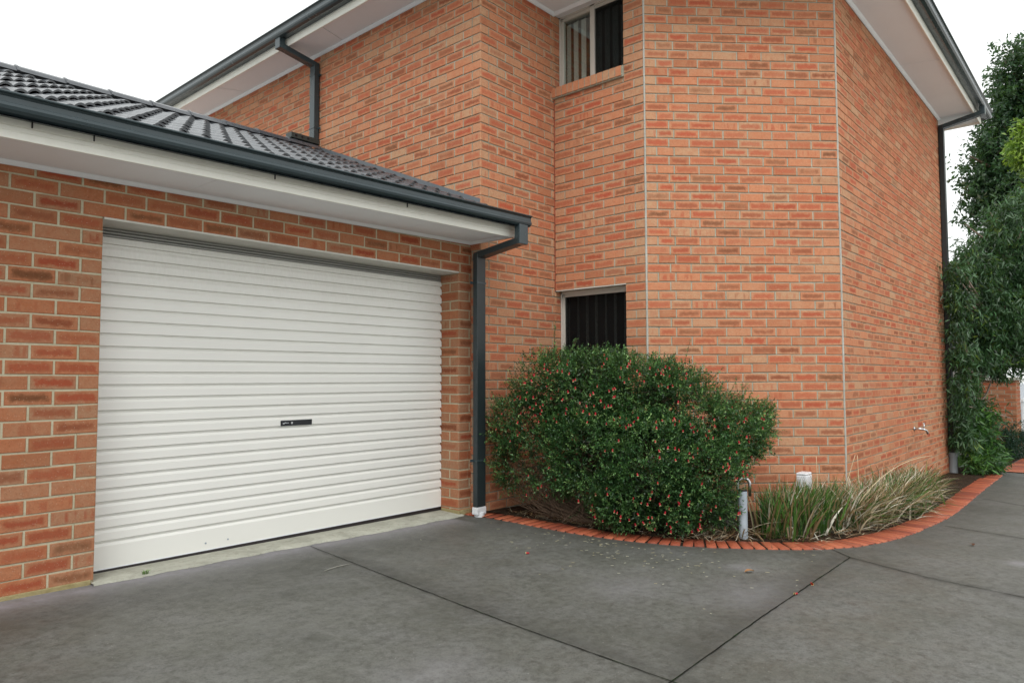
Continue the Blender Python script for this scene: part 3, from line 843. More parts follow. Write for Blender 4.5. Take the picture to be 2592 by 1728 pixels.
def stain(x, y):
    dark = np.zeros_like(x); pale = np.zeros_like(x)
    for J, side, w, amt in ((JA, -1, .15, .9), (JB, -1, .17, .9), (JC, 0, .06, .8), (JD, 0, .05, .6), (JE, 0, .05, .5)):
        for a, c in zip(J[:-1], J[1:]):
            d, s = dseg(x, y, a, c)
            e = np.exp(-(d / w) ** 1.3) * amt
            if side: e = np.where(s * side < 0, e, e * .35)
            dark = np.maximum(dark, e)
    for a, c in zip(EDGE[:-1], EDGE[1:]):
        d, s = dseg(x, y, a, c); dark = np.maximum(dark, np.exp(-(d / .28) ** 1.5) * .55)
    dw = 4.50 - y
    pale = np.maximum(pale, np.where(x < 4.4, np.exp(-(np.clip(dw, 0, 9) / .13) ** 1.2) * .85, 0))
    dark = np.maximum(dark, np.where(x < 4.4, np.exp(-((dw - .38) / .22) ** 2) * .38, 0))
    for (cx, cy, r_, a_) in ((3.35, 2.9, .05, .5), (3.42, 2.82, .03, .6), (3.9, 3.6, .04, .4), (1.9, 2.9, .06, .45), (4.4, 1.0, .05, .4), (3.1, .9, .07, .35), (2.2, 3.6, .10, .3)):
        dark = np.maximum(dark, np.exp(-(((x - cx) / r_) ** 2 + ((y - cy) / (r_ * 1.3)) ** 2)) * a_)
    for (cx, cy, r_, a_) in ((5.9, .62, .10, .7), (6.45, .05, .2, .35), (4.5, 1.95, .14, .35), (3.6, 2.3, .3, .3), (3.95, 1.7, .35, .3), (2.0, 2.2, .25, .25)):
        pale = np.maximum(pale, np.exp(-(((x - cx) / r_) ** 2 + ((y - cy) / (r_ * .7)) ** 2)) * a_)
    return np.stack([dark, pale, np.zeros_like(x)], 1)
gzv = np.vectorize(gz)
drive = sheet('driveway', -3.0, 24, -2.6, 4.70, .05, lambda x, y: gz(x), M['drive'], stain)
def strip(J, w, name='expansion_joint'):
    b = MB(); pts = []
    for a, c in zip(J[:-1], J[1:]):
        n_s = max(2, int(math.dist(a, c) / .06))
        for i in range(n_s): pts.append((a[0] + (c[0] - a[0]) * i / n_s, a[1] + (c[1] - a[1]) * i / n_s))
    pts.append(J[-1])
    vs = []
    for i, p_ in enumerate(pts):
        q = pts[min(i + 1, len(pts) - 1)]; r_ = pts[max(i - 1, 0)]
        d = Vector((q[0] - r_[0], q[1] - r_[1])).normalized(); nn = Vector((-d.y, d.x))
        ww = w * (.7 + .6 * random.random()); off = random.gauss(0, .001)
        for s_ in (-1, 1):
            x, y = p_[0] + nn.x * (s_ * ww / 2 + off), p_[1] + nn.y * (s_ * ww / 2 + off)
            vs.append((x, y, gz(x) + .004))
    b.add(vs, [(2 * i, 2 * i + 1, 2 * i + 3, 2 * i + 2) for i in range(len(pts) - 1)])
    return b.build(name, M['joint'], drive)
for J in (JA, JB, JC): strip(J, .0062)
for J in (JD, JE): strip(J, .007)
# garage threshold strip with a broken edge
b = MB(); vs = []; n_s = 130
for i in range(n_s + 1):
    x = JL - .02 + (JR - JL + .03) * i / n_s
    e = 4.565 + .012 * math.sin(x * 3.1) + .008 * math.sin(x * 17) + random.gauss(0, .004) - .02 * (x - JL) / 3
    vs += [(x, e, gz(x) + .001), (x, e + .004, gz(x) + .011 + random.gauss(0, .001)), (x, YD - .03, .007 if False else gz(x) * .6 + .014), (x, YD + .03, gz(x) * .3 + .006)]
b.add(vs, [(4 * i + j, 4 * i + 4 + j, 4 * i + 5 + j, 4 * i + 1 + j) for i in range(n_s) for j in range(3)])
b.build('threshold', M['threshold'], None, smooth=True, kind='structure')
b = MB(); b.add([(-400, -400, -.75), (400, -400, -.75), (400, 400, -.75), (-400, 400, -.75)], [(0, 1, 2, 3)])
b.build('ground', M['ground'], None, kind='structure')

# garden bed
def bed_z(x, y):
    return gz(x) + .014 + .006 * math.sin(x * 5.3 + y * 3) * math.sin(y * 6.1) + .005 * math.sin(x * 17) * math.sin(y * 13 + 1)
class Path:
    def __init__(s, pts):
        s.p = [Vector(q) for q in pts]; s.l = [0]
        for a, c in zip(s.p[:-1], s.p[1:]): s.l.append(s.l[-1] + (c - a).length)
        s.L = s.l[-1]
    def at(s, d):
        d = min(max(d, 0), s.L - 1e-6)
        i = max(j for j in range(len(s.l)) if s.l[j] <= d)
        i = min(i, len(s.p) - 2)
        t = (d - s.l[i]) / (s.l[i + 1] - s.l[i])
        def cr(p0, p1, p2, p3):
            return .5 * ((2 * p1) + (-p0 + p2) * t + (2 * p0 - 5 * p1 + 4 * p2 - p3) * t * t + (-p0 + 3 * p1 - 3 * p2 + p3) * t ** 3)
        p = s.p
        return cr(p[max(i - 1, 0)], p[i], p[i + 1], p[min(i + 2, len(p) - 1)])
ep = Path(EDGE)
V_ = []; F4 = []; cl = []
d = 0
jb = MB(); bed = MB()
inner = []
while d < ep.L - .05:
    w = .076
    c = ep.at(d + w / 2); t = (ep.at(d + w / 2 + .03) - ep.at(d + w / 2 - .03)).normalized(); nn = Vector((-t.y, t.x)) 
    if nn.dot(Vector((6.5, 3.0)) - c) < 0: nn = -nn
    ln = .205 + random.gauss(0, .004); o0 = random.gauss(0, .003); rot = random.gauss(0, .022)
    h = .011 + random.gauss(0, .0014)
    if d < .9: h -= .005 * (1 - d / .9)
    t2 = Vector((t.x - nn.x * rot, t.y - nn.y * rot)); n2 = Vector((nn.x + t.x * rot, nn.y + t.y * rot))
    bs = []
    for (u, v) in ((-w / 2 + .003, o0), (w / 2 - .003, o0), (w / 2 - .003, ln + o0), (-w / 2 + .003, ln + o0)):
        q = c + t2 * u + n2 * v; bs.append((q.x, q.y))
    z0 = gz(c.x)
    cc_ = sum((Vector(q) for q in bs), Vector((0, 0))) / 4
    i = len(V_)
    ins = [tuple(Vector(q) + (cc_ - Vector(q)).normalized() * .006) for q in bs]
    V_ += [(x, y, z0 - .06) for x, y in bs] + [(x, y, z0 + h - .005) for x, y in bs] + [(x, y, z0 + h) for x, y in ins]
    fcs = [(i + 8, i + 9, i + 10, i + 11)]
    for q in range(4):
        q2 = (q + 1) % 4
        fcs += [(i + q, i + q2, i + 4 + q2, i + 4 + q), (i + 4 + q, i + 4 + q2, i + 8 + q2, i + 8 + q)]
    F4 += fcs; cl += [(random.random(),) * 3] * 9
    inner.append((c + nn * .195))
    d += w + .011
me = mesh_np('garden_edging', np.array(V_), np.array(F4), col=np.array(cl, dtype=np.float32))
edg = link('garden_edging', me, M['edging'], None, label='curved border of red bricks on edge along the garden bed', cat='edging')
b = MB(); vs = []; n_s = 160
for i in range(n_s + 1):
    c = ep.at(ep.L * i / n_s); t = (ep.at(ep.L * i / n_s + .03) - ep.at(ep.L * i / n_s - .03)).normalized(); nn = Vector((-t.y, t.x))
    if nn.dot(Vector((6.5, 3.0)) - c) < 0: nn = -nn
    for o in (.004, .200):
        q = c + nn * o; vs.append((q.x, q.y, gz(q.x) + .0035))
b.add(vs, [(2 * i, 2 * i + 1, 2 * i + 3, 2 * i + 2) for i in range(n_s)])
b.build('joint_mortar', M['edgejoint'], edg)
# far cross border past the corner
V_ = []; F4 = []; cl = []
for r_ in range(2):
    for i in range(14):
        x0_, y0_ = 12.95 + i * .235 + r_ * .1, 1.22 + r_ * .09
        if r_ == 0 and i < 0: continue
        i0 = len(V_); z = gz(x0_) + .012
        V_ += [(x0_, y0_, z), (x0_ + .225, y0_, z), (x0_ + .225, y0_ + .36, z), (x0_, y0_ + .36, z)]
        F4.append((i0, i0 + 1, i0 + 2, i0 + 3)); cl.append((random.random(),) * 3)
me = mesh_np('brick_paving', np.array(V_[:len(V_) // 2]), np.array(F4[:len(F4) // 2]), col=np.array(cl[:len(cl) // 2], dtype=np.float32))
link('brick_paving', me, M['edging'], None, kind='structure')
# bed surface: from the edging's inner line to the walls
bed = MB(); wl = Path([(4.75, 4.60), (4.75, YX - .005), (XY, YX - .005), (XY - .005, YZ), (XR, YR - .005), (XE, YR - .005), (12.6, YR)])
wallp = []
n_s = len(inner); nr = 16; vs = []
for i, q in enumerate(inner):
    f = i / (n_s - 1)
    # nearest sensible wall point
    best = None
    tgt = Vector((4.70, 4.56)) if q.y > 4.3 else None
    if tgt is None:
        if q.x < 5.1 and q.y > 3.2: tgt = Vector((4.7 + (4.3 - q.y) * 1.1, 4.50))
        elif q.x < 5.25: tgt = Vector((5.81, 4.50 - (3.2 - q.y) / 1.1 * 1.1))
        elif q.x < 6.3: tgt = Vector((5.80 + (q.x - 5.25) * 1.28, 3.41 - (q.x - 5.25) * 1.28))
        else: tgt = Vector((7.14 + (q.x - 6.3) * .87, 2.09))
    for j in range(nr + 1):
        t = j / nr; x, y = q.x + (tgt.x - q.x) * t, q.y + (tgt.y - q.y) * t
        vs.append((x, y, bed_z(x, y) + (.004 if j else -.006)))
bed.add(vs, [(i * (nr + 1) + j, i * (nr + 1) + j + 1, (i + 1) * (nr + 1) + j + 1, (i + 1) * (nr + 1) + j) for i in range(n_s - 1) for j in range(nr)])
bed.build('garden_soil', M['soil'], None, smooth=True, kind='structure')
b = MB()
b.add([(11.6, 1.60, gz(11.6) + .012), (12.9, 1.60, gz(12.9) + .012), (12.9, 4.5, gz(12.9) + .012), (11.6, 4.5, gz(11.6) + .012)], [(0, 1, 2, 3)])
b.add([(12.9, 1.60, gz(12.9) + .012), (15.99, 1.62, gz(16) + .012), (15.99, 6, gz(16) + .012), (12.9, 6, gz(12.9) + .012)], [(0, 1, 2, 3)])
b.build('far_garden_soil', M['soil'], None, kind='structure')

# ================================================================== foliage helpers
def unit(v): return v / np.maximum(np.linalg.norm(v, axis=1, keepdims=True), 1e-9)
def leaves(P, D, U, L, W, col, two=False, curl=.15):
    """leaf quads (or two-quad lanceolate leaves) at P pointing along D with approximate normal U"""
    n = len(P); D = unit(D); S = unit(np.cross(D, U)); N = unit(np.cross(S, D))
    L = L[:, None]; W = W[:, None]
    if not two:
        v = np.stack([P, P + D * L * .5 + S * W * .5 + N * L * .04, P + D * L - N * L * curl, P + D * L * .5 - S * W * .5 + N * L * .04], 1)
        F = np.arange(4 * n).reshape(n, 4)
        return v.reshape(-1, 3), F, col
    a = P; m1 = P + D * L * .35; m2 = P + D * L * .7 - N * L * curl * .5; t = P + D * L - N * L * curl * 1.6
    v = np.stack([a, m1 + S * W * .5, m2 + S * W * .32, t, m2 - S * W * .32, m1 - S * W * .5], 1).reshape(-1, 3)
    base = (np.arange(n) * 6)[:, None]
    F = np.concatenate([base + np.array([[0, 1, 2, 5]]), base + np.array([[5, 2, 3, 4]])], 0)
    return v, F, np.concatenate([col, col], 0)

def blob_points(blobs, n, rng, shell=(.72, 1.0), inner=.62, ok=None, noise=.13):
    blobs = np.array(blobs); c = blobs[:, :3]; r = blobs[:, 3]
    w = r ** 2; w = w / w.sum()
    out = []; nrm = []
    while sum(map(len, out)) < n:
        k = rng.choice(len(r), n, p=w)
        d = unit(rng.normal(size=(n, 3)))
        wob = 1 + noise * np.sin(d[:, 0] * 7 + k) * np.sin(d[:, 1] * 9 + 2 * k) + noise * .6 * np.sin(d[:, 2] * 13 + k * 3)
        q = c[k] + d * (r[k] * wob * rng.uniform(*shell, n))[:, None]
        dist = np.linalg.norm(q[:, None, :] - c[None], axis=2) / r[None]
        keep = (dist.min(1) > inner)
        if ok is not None: keep &= ok(q)
        out.append(q[keep]); nrm.append(d[keep])
    return np.concatenate(out)[:n], np.concatenate(nrm)[:n]

def palette(n, rng, cols, wts, jit=.25):
    cols = np.array(cols); k = rng.choice(len(cols), n, p=np.array(wts) / sum(wts))
    return cols[k] * (1 + rng.uniform(-jit, jit, (n, 1)))

# ------------------------------------------------------------------ flowering bush
BB = [(5.023,3.925,1.114,0.373),(5.05,3.514,1.117,0.393),(5.17,3.154,1.069,0.4),(5.283,2.885,0.94,0.393),(5.436,2.646,0.725,0.345),(5.75,2.512,0.765,0.255),(4.885,4.183,0.774,0.305),(4.83,4.158,0.43,0.235),(4.945,3.853,0.544,0.382),(4.945,3.365,0.582,0.459),(5.04,2.944,0.508,0.465),(5.23,2.66,0.482,0.376),(4.88,3.10,0.233,0.262),(5.03,2.762,0.219,0.262),(5.24,2.56,0.248,0.231),(6.02,2.455,0.865,0.125),(5.90,2.45,0.67,0.13),(5.3,3.9,.9,.35),(5.4,3.4,.9,.4)]
def bush_ok(q):
    x, y, z = q[:, 0], q[:, 1], q[:, 2]
    return (y < YX - .03) & (x < XY - .03) | ((y < YZ) & (x + y < 9.21 - .03) & (y < 4.4))
def bush_ok2(q):
    x, y, z = q[:, 0], q[:, 1], q[:, 2]
    wall = (y < YX - .02) & ((x < XY - .02) | (y < YZ)) & (x + y < 9.21 - .03)
    # a sparse gap low on the left where bare twigs show
    gap = (np.hypot((y - 3.98) / .28, (z - .42) / .26) < 1) & (x < 5.0)
    low = (z > .05 + np.where(y > 3.5, (y - 3.5) * .22, 0))
    wall &= z < 1.435 - np.clip(3.35 - y, 0, 1) * .22
    rs = np.sin(x * 31) * np.sin(y * 27 + 1) * np.sin(z * 29 + 2)
    lump = np.sin(x * 9.1 + 1.3) * np.sin(y * 10.3 + .6) + np.sin(z * 11.7 + x * 3) * np.sin(y * 7.7 - z * 4) * .9
    return wall & low & (~gap | (rs > .25)) & (x > 4.60) & ((lump > -.62) | (rs > .30))
rng = np.random.default_rng(3)
bush = empty('flowering_bush', (5.1, 3.3, 0), label='wide clipped green bush with small red bell flowers by the lower window', cat='bush')
NS = 19500
sp_, sn_ = blob_points(BB, NS, rng, (.66, 1.03), .58, bush_ok2, .13)
# each sprig: a short twig with paired leaves
tw = unit(sn_ * .8 + rng.normal(size=(NS, 3)) * .55 + np.array([0, 0, .45]))
Ls = rng.uniform(.05, .12, NS)
pp = []; dd = []; uu = []; cc_l = []
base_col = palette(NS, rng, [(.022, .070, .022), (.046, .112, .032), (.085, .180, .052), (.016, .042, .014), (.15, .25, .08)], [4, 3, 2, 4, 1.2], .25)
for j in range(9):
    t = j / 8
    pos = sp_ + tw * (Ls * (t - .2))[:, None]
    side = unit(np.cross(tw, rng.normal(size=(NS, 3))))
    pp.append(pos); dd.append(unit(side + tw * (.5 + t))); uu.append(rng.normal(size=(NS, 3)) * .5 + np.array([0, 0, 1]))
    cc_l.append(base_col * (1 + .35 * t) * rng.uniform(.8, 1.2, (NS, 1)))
P_ = np.concatenate(pp); D_ = np.concatenate(dd); U_ = np.concatenate(uu); C_ = np.concatenate(cc_l)
nL = len(P_)
v, F, c = leaves(P_, D_, U_, rng.uniform(.016, .030, nL), rng.uniform(.007, .012, nL), C_)
# straggly shoots poking out of the right and top
sh = []
rbs = random.Random(77); shoots = []
for q in range(46):
    t = rbs.choice([BB[3], BB[4], BB[5], BB[5], BB[15], BB[15], BB[16], BB[2], BB[0]]); d_ = Vector((rbs.uniform(-.1, .9), rbs.uniform(-.9, .1), rbs.uniform(.0, 1.0))).normalized()
    a_ = Vector(t[:3]) + d_ * t[3] * .8; e_ = Vector(t[:3]) + d_ * t[3] * (1.15 + rbs.random() * .45) + Vector((0, 0, .03))
    if e_.x + e_.y > 9.12 or (e_.y > YZ and e_.x > 5.74): continue
    shoots.append((a_, e_))
    for j in range(16):
        u_ = j / 15; sh.append((a_.lerp(e_, u_), (e_ - a_).normalized()))
sP = np.array([tuple(a_) for a_, _ in sh]); sD = np.array([tuple(b_) for _, b_ in sh]); kS = len(sP)
sP = np.repeat(sP, 2, axis=0); sD = unit(np.repeat(sD, 2, axis=0) * .5 + rng.normal(size=(2 * kS, 3)) * .8)
v3, F3, c3 = leaves(sP, sD, rng.normal(size=(2 * kS, 3)) + np.array([0, 0, 1]), rng.uniform(.016, .028, 2 * kS), rng.uniform(.007, .011, 2 * kS), palette(2 * kS, rng, [(.07, .15, .045), (.10, .20, .06)], [1, 1]))
# inner dark leaves
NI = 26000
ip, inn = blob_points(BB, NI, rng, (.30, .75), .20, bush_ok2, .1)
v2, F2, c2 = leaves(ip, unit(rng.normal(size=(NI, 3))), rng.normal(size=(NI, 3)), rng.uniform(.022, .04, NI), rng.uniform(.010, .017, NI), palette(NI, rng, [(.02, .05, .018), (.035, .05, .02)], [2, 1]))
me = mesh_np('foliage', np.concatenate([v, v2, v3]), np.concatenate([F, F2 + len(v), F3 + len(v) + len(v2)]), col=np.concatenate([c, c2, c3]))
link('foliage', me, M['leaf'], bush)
# wispy shoots beyond the outline + branches
b = MB()
stems = [(5.0, 3.6, -.03), (5.15, 3.1, -.03), (4.95, 3.9, -.03), (5.3, 2.8, -.04)]
rb = random.Random(4)
tgts = [BB[i] for i in range(13)]
for s_ in stems:
    for q in range(16):
        t = rb.choice(tgts); e = Vector(t[:3]) + Vector((rb.uniform(-.2, .2), rb.uniform(-.2, .2), rb.uniform(-.2, .2))) * (t[3] / .38)
        e.y = min(e.y, 4.40); a = Vector(s_) + Vector((rb.gauss(0, .05), rb.gauss(0, .08), 0))
        e.x = min(e.x, 5.72 if e.y > 3.4 else 9.1 - e.y)
        mid = a.lerp(e, .5) + Vector((rb.gauss(0, .05), rb.gauss(0, .06), .06))
        b.tube([a, a.lerp(mid, .5) + Vector((rb.gauss(0, .02), rb.gauss(0, .02), 0)), mid, e], [.010, .007, .005, .002], 5)
# low fanning bare twigs on the left side
for q in range(150):
    a = Vector((4.98 + rb.gauss(0, .05), 3.55 + rb.gauss(0, .16), -.01 + rb.random() * .03))
    e = Vector((4.80 + rb.random() * .12, 3.75 + rb.random() * .62, .12 + rb.random() * .38))
    mid = a.lerp(e, .5) + Vector((-.05 + rb.gauss(0, .04), rb.gauss(0, .05), rb.gauss(-.02, .04)))
    b.tube([a, mid, e], [.0035, .0025, .0010], 4, cap=False)
for q in range(90):
    t = rb.choice(BB[:12]); d = Vector((rb.gauss(-.6, .5), rb.gauss(-.3, .6), rb.gauss(0, .6))).normalized()
    a = Vector(t[:3]) + d * t[3] * .5; e = Vector(t[:3]) + d * t[3] * (1.0 + rb.random() * .06) 
    if e.y > 4.42 or e.x > 5.72 and e.y > 3.3: continue
    b.tube([a, a.lerp(e, .5) + Vector((0, 0, rb.gauss(0, .02))), e], [.003, .002, .001], 4, cap=False)
for a_, e_ in shoots: b.tube([a_, e_], [.0025, .001], 4, cap=False)
b.build('branch', M['bark'], bush)
# bell flowers
def flower_mesh(seed):
    r_ = random.Random(seed); V = []; F = []; C = []
    n = 7; rings = [(0, .0035), (-.004, .0058), (-.017, .0068), (-.022, .0080), (-.026, .0095)]
    for (z, rad) in rings:
        for k in range(n): V.append((rad * math.cos(2 * math.pi * k / n), rad * math.sin(2 * math.pi * k / n), z))
    for i in range(len(rings) - 1):
        for k in range(n):
            F.append((i * n + k, i * n + (k + 1) % n, (i + 1) * n + (k + 1) % n, (i + 1) * n + k))
            C.append((.42, .006, .022) if i < 3 else (.46, .46, .22))
    return mesh_np('flower', np.array(V), np.array(F), col=np.array(C, dtype=np.float32))
fm = flower_mesh(1)
cam_xy = np.array([0, 0, 1.22])
fp, fn_ = blob_points(BB[:15], 2600, rng, (.98, 1.09), .93, bush_ok2, .10)
front = (fn_ * unit(cam_xy - fp)).sum(1) > .1
fp = fp[front][:300]
Vf = []; Ff = []; Cf = []
bv_ = np.zeros(len(fm.vertices) * 3, dtype=np.float32); fm.vertices.foreach_get('co', bv_); bv_ = bv_.reshape(-1, 3)
ff_ = np.array([list(p_.vertices) for p_ in fm.polygons]); fc_ = np.array([tuple(a_.color)[:3] for a_ in fm.attributes['lc'].data])
fm.materials.append(M['petal'])
for i, q in enumerate(fp):
    s_ = random.uniform(.75, 1.05); rx, ry = random.gauss(0, .25), random.gauss(0, .25)
    if i < 100:
        o = bpy.data.objects.new('flower', fm); COL.objects.link(o); o.parent = bush
        o.location = Vector(q) - Vector(bush.location); o.rotation_euler = (rx, ry, random.random() * 6); o.scale = (s_,) * 3
    else:
        Rm = np.array(Matrix.Rotation(rx, 3, 'X') @ Matrix.Rotation(ry, 3, 'Y'))
        Ff.append(ff_ + len(Vf) * len(bv_)); Vf.append(bv_ @ Rm.T * s_ + q); Cf.append(fc_)
me = mesh_np('flower_cluster', np.concatenate(Vf), np.concatenate(Ff), col=np.concatenate(Cf))
link('flower_cluster', me, M['petal'], bush, kind='stuff')

# ------------------------------------------------------------------ strappy grass clumps
def blades(cfgs, rng):
    V = []; F = []; C = []; nv = 0
    for (x, y, z, ax, ay, L, W, lean, droop, col, twist) in cfgs:
        n = 6; d = np.array([ax, ay]); d = d / (np.hypot(*d) + 1e-9); side = np.array([-d[1], d[0]])
        c_, s_ = math.cos(twist), math.sin(twist); side = np.array([c_ * side[0] - s_ * d[0], c_ * side[1] - s_ * d[1]])
        pts = []; ang = math.pi / 2 - lean; px = 0; pz = 0; seg = L / n
        for i in range(n + 1):
            wd = W * (.75 + .5 * math.sin(math.pi * min(i / n + .15, 1))) * (1 - (i / n) ** 3 * .95)
            V.append((x + d[0] * px - side[0] * wd / 2, y + d[1] * px - side[1] * wd / 2, z + pz)); V.append((x + d[0] * px + side[0] * wd / 2, y + d[1] * px + side[1] * wd / 2, z + pz + wd * .12))
            px += math.cos(ang) * seg; pz += math.sin(ang) * seg; ang -= droop / n * (1 + i * .3)
            if z + pz < bed_z(x, y) + .01: pz = bed_z(x, y) + .012 - z; ang = max(ang, 0)
        for i in range(n):
            F.append((nv + 2 * i, nv + 2 * i + 1, nv + 2 * i + 3, nv + 2 * i + 2)); C.append(tuple(np.array(col) * (.75 + .4 * i / n)))
        nv += 2 * (n + 1)
    return np.array(V), np.array(F), np.array(C, dtype=np.float32)
GREEN = [(.030, .088, .014), (.048, .125, .018), (.085, .18, .030), (.020, .060, .014)]
BROWN = [(.22, .14, .07), (.30, .20, .105), (.15, .09, .05)]
STRAW = [(.44, .37, .25), (.52, .46, .35), (.34, .27, .17), (.58, .55, .46)]
def clump(label, centres, n, mix, hl, lean, droop, wind, name='strappy_grass', cat='grass clump', spread=.11, W=(.007, .015), seed=1):
    rng = np.random.default_rng(seed); r_ = random.Random(seed); cf = []
    for i in range(n):
        c = r_.choice(centres); x, y = c[0] + r_.gauss(0, spread), c[1] + r_.gauss(0, spread * .8)
        if y > YR - .05 and x > XR - .2: y = YR - .06 - r_.random() * .1
        if x < XR and x + y > 9.16: y = 9.16 - x
        if x >= XR: y = min(y, YR - .06)
        # stay behind the edging
        k = r_.random(); acc = 0
        for (w_, pal) in mix:
            acc += w_
            if k < acc: break
        a = r_.random() * 6.283
        ax, ay = math.cos(a) + wind[0], math.sin(a) + wind[1]
        L = r_.uniform(*hl)
        cf.append((x, y, bed_z(x, y) - .01, ax, ay, L, r_.uniform(*W), abs(r_.gauss(*lean)), r_.uniform(*droop), tuple(np.array(r_.choice(pal)) * r_.uniform(.75, 1.2)), r_.gauss(0, .8)))
    V, F, C = blades(cf, rng)
    me = mesh_np(name, V, F, col=C)
    return link(name, me, M['blade'], None, label=label, cat=cat)
clump('green upright strappy grass clump beside the galvanised pipe post', [(5.58, 2.13), (5.70, 2.04), (5.80, 2.20), (5.90, 1.98), (5.98, 2.16), (6.1, 2.02), (6.2, 2.06)], 1500, [(.66, GREEN), (.24, BROWN), (.10, STRAW)], (.24, .46), (.20, .18), (.1, .6), (.15, -.15), spread=.085, seed=2, W=(.008, .017))
clump('brown half dead grass clump between the green clump and the pale straw one', [(6.30, 1.88), (6.50, 1.85), (6.70, 1.82), (6.45, 2.02), (6.9, 1.87)], 2100, [(.24, GREEN), (.42, BROWN), (.34, STRAW)], (.22, .48), (.45, .32), (.2, .9), (.6, -.2), spread=.10, seed=3)
clump('pale straw coloured grass clump flopped towards the driveway corner', [(7.2, 1.80), (7.5, 1.80), (7.8, 1.82), (8.1, 1.82), (8.4, 1.84), (8.7, 1.86)], 4200, [(.42, GREEN), (.26, BROWN), (.32, STRAW)], (.22, .48), (.55, .36), (.3, 1.0), (.55, -.22), spread=.11, seed=4)
clump('small green grass tuft at the far end of the straw clump', [(9.0, 1.80), (9.15, 1.84)], 220, [(.8, GREEN), (.2, STRAW)], (.25, .45), (.55, .25), (.3, .9), (.7, -.3), spread=.07, seed=5)
clump('low green tuft at the foot of the galvanised pipe post', [(5.42, 2.17), (5.46, 2.13)], 26, [(.7, GREEN), (.3, BROWN)], (.12, .30), (.7, .35), (.3, .9), (.5, -.3), spread=.035, seed=6)
# a few long seed stalks
for (lbl, x, y, L, ax, ay, lean, droop) in (('tall upright straw stalk in front of the white meter box', 6.28, 2.05, .58, .3, .2, .04, .05),
                                      ('straight straw stalk slanting right beside the meter box', 6.42, 1.96, .62, .75, -.65, .30, .05),
                                      ('long straw stalk arching across the brick wall corner', 6.36, 1.86, 1.05, .75, -.66, .50, .85),
                                      ('thin upright straw stalk near the brick wall corner', 6.86, 1.88, .56, .1, .1, .02, .05)):
    pts = []; dd_ = Vector((ax, ay)).normalized(); ang = math.pi / 2 - lean; px = pz = 0
    for i in range(11):
        pts.append((x + dd_.x * px, y + dd_.y * px, bed_z(x, y) + pz)); px += math.cos(ang) * L / 10; pz += math.sin(ang) * L / 10; ang -= droop / 10 * (1 + i * .06)
    b = MB(); b.tube(pts, [.0042 - .00022 * i for i in range(11)], 5); b.build('dry_stalk', M['straw'], None, smooth=True, label=lbl, cat='stalk', group='seed stalks above the grass')
# ground litter : dead strips and chips
r_ = random.Random(9); cf = []
def in_bed(x, y):
    return True
lit_c = [(5.35, 2.45, .12, .10), (5.25, 2.62, .10, .12), (4.80, 3.9, .03, .4), (4.84, 3.3, .03, .3), (5.1, 2.55, .1, .1), (5.75, 1.95, .22, .06), (6.2, 1.80, .3, .05), (6.9, 1.70, .4, .05), (7.8, 1.66, .5, .04)] * 1 + [(6.4, 1.76, .35, .04), (7.2, 1.68, .4, .04)]
for i in range(2200):
    c = r_.choice(lit_c); x, y = r_.gauss(c[0], c[2]), r_.gauss(c[1], c[3])
    if y > 4.45 or (x < XR and x + y > 9.1) or (x >= XR and y > YR - .03) or (x > 6.0 and y < 1.60) or (5.5 < x <= 6.0 and y < 1.60 + (6.0 - x) * .35): continue
    if y > 2.7 and x < 4.815: x = 4.815 + r_.random() * .08
    a = r_.random() * 6.283
    cf.append((x, y, bed_z(x, y) + .006 + r_.random() * .02, math.cos(a), math.sin(a), r_.uniform(.03, .16), r_.uniform(.003, .008), r_.uniform(1.2, 1.5), r_.uniform(-.2, .3), r_.choice(BROWN + STRAW + [(.16, .07, .04)] * 3), r_.gauss(0, .6)))
for i in range(40):   # long dead straps by the post
    x, y = r_.gauss(5.36, .07), r_.gauss(2.40, .07); a = r_.gauss(3.6, .7)
    cf.append((x, y, bed_z(x, y) + .01, math.cos(a), math.sin(a), r_.uniform(.2, .42), r_.uniform(.005, .010), r_.uniform(.9, 1.4), r_.uniform(.2, .7), r_.choice(BROWN + STRAW), r_.gauss(0, .6)))
V, F, C = blades(cf, rng)
link('leaf_litter', mesh_np('leaf_litter', V, F, col=C), M['blade'], None, kind='stuff', label='dead leaf strips and twigs lying on the garden soil', cat='leaf litter')
# petals and specks on the driveway
V = []; F = []; C = []
r_ = random.Random(10)
for i in range(115):
    if i < 75: x = r_.gauss(4.36, .22); y = r_.gauss(2.65, .42)
    else: x = r_.uniform(3.4, 5.4); y = r_.uniform(1.6, 4.2)
    k = min(max(y, 1.9), 4.5)
    lim = 4.52 if y > 2.9 else (4.52 + (2.9 - y) * .6)
    if x > lim: x = lim - r_.random() * .15
    a = r_.gauss(-.85, .5); l_ = r_.uniform(.005, .013); w_ = .0010
    dx, dy = math.cos(a) * l_, math.sin(a) * l_; nx_, ny_ = -math.sin(a) * w_, math.cos(a) * w_
    z = gz(x) + .005; i0 = len(V)
    V += [(x - dx - nx_, y - dy - ny_, z), (x + dx - nx_, y + dy - ny_, z), (x + dx + nx_, y + dy + ny_, z + .001), (x - dx + nx_, y - dy + ny_, z + .001)]
    F.append((i0, i0 + 1, i0 + 2, i0 + 3)); C.append(r_.choice([(.55, .50, .33), (.60, .58, .45), (.45, .38, .22)]))
link('fallen_stamens', mesh_np('fallen_stamens', np.array(V), np.array(F), col=np.array(C, dtype=np.float32)), M['petal'], None, kind='stuff', label='tiny cream flower threads scattered on the driveway near the bush', cat='petals')
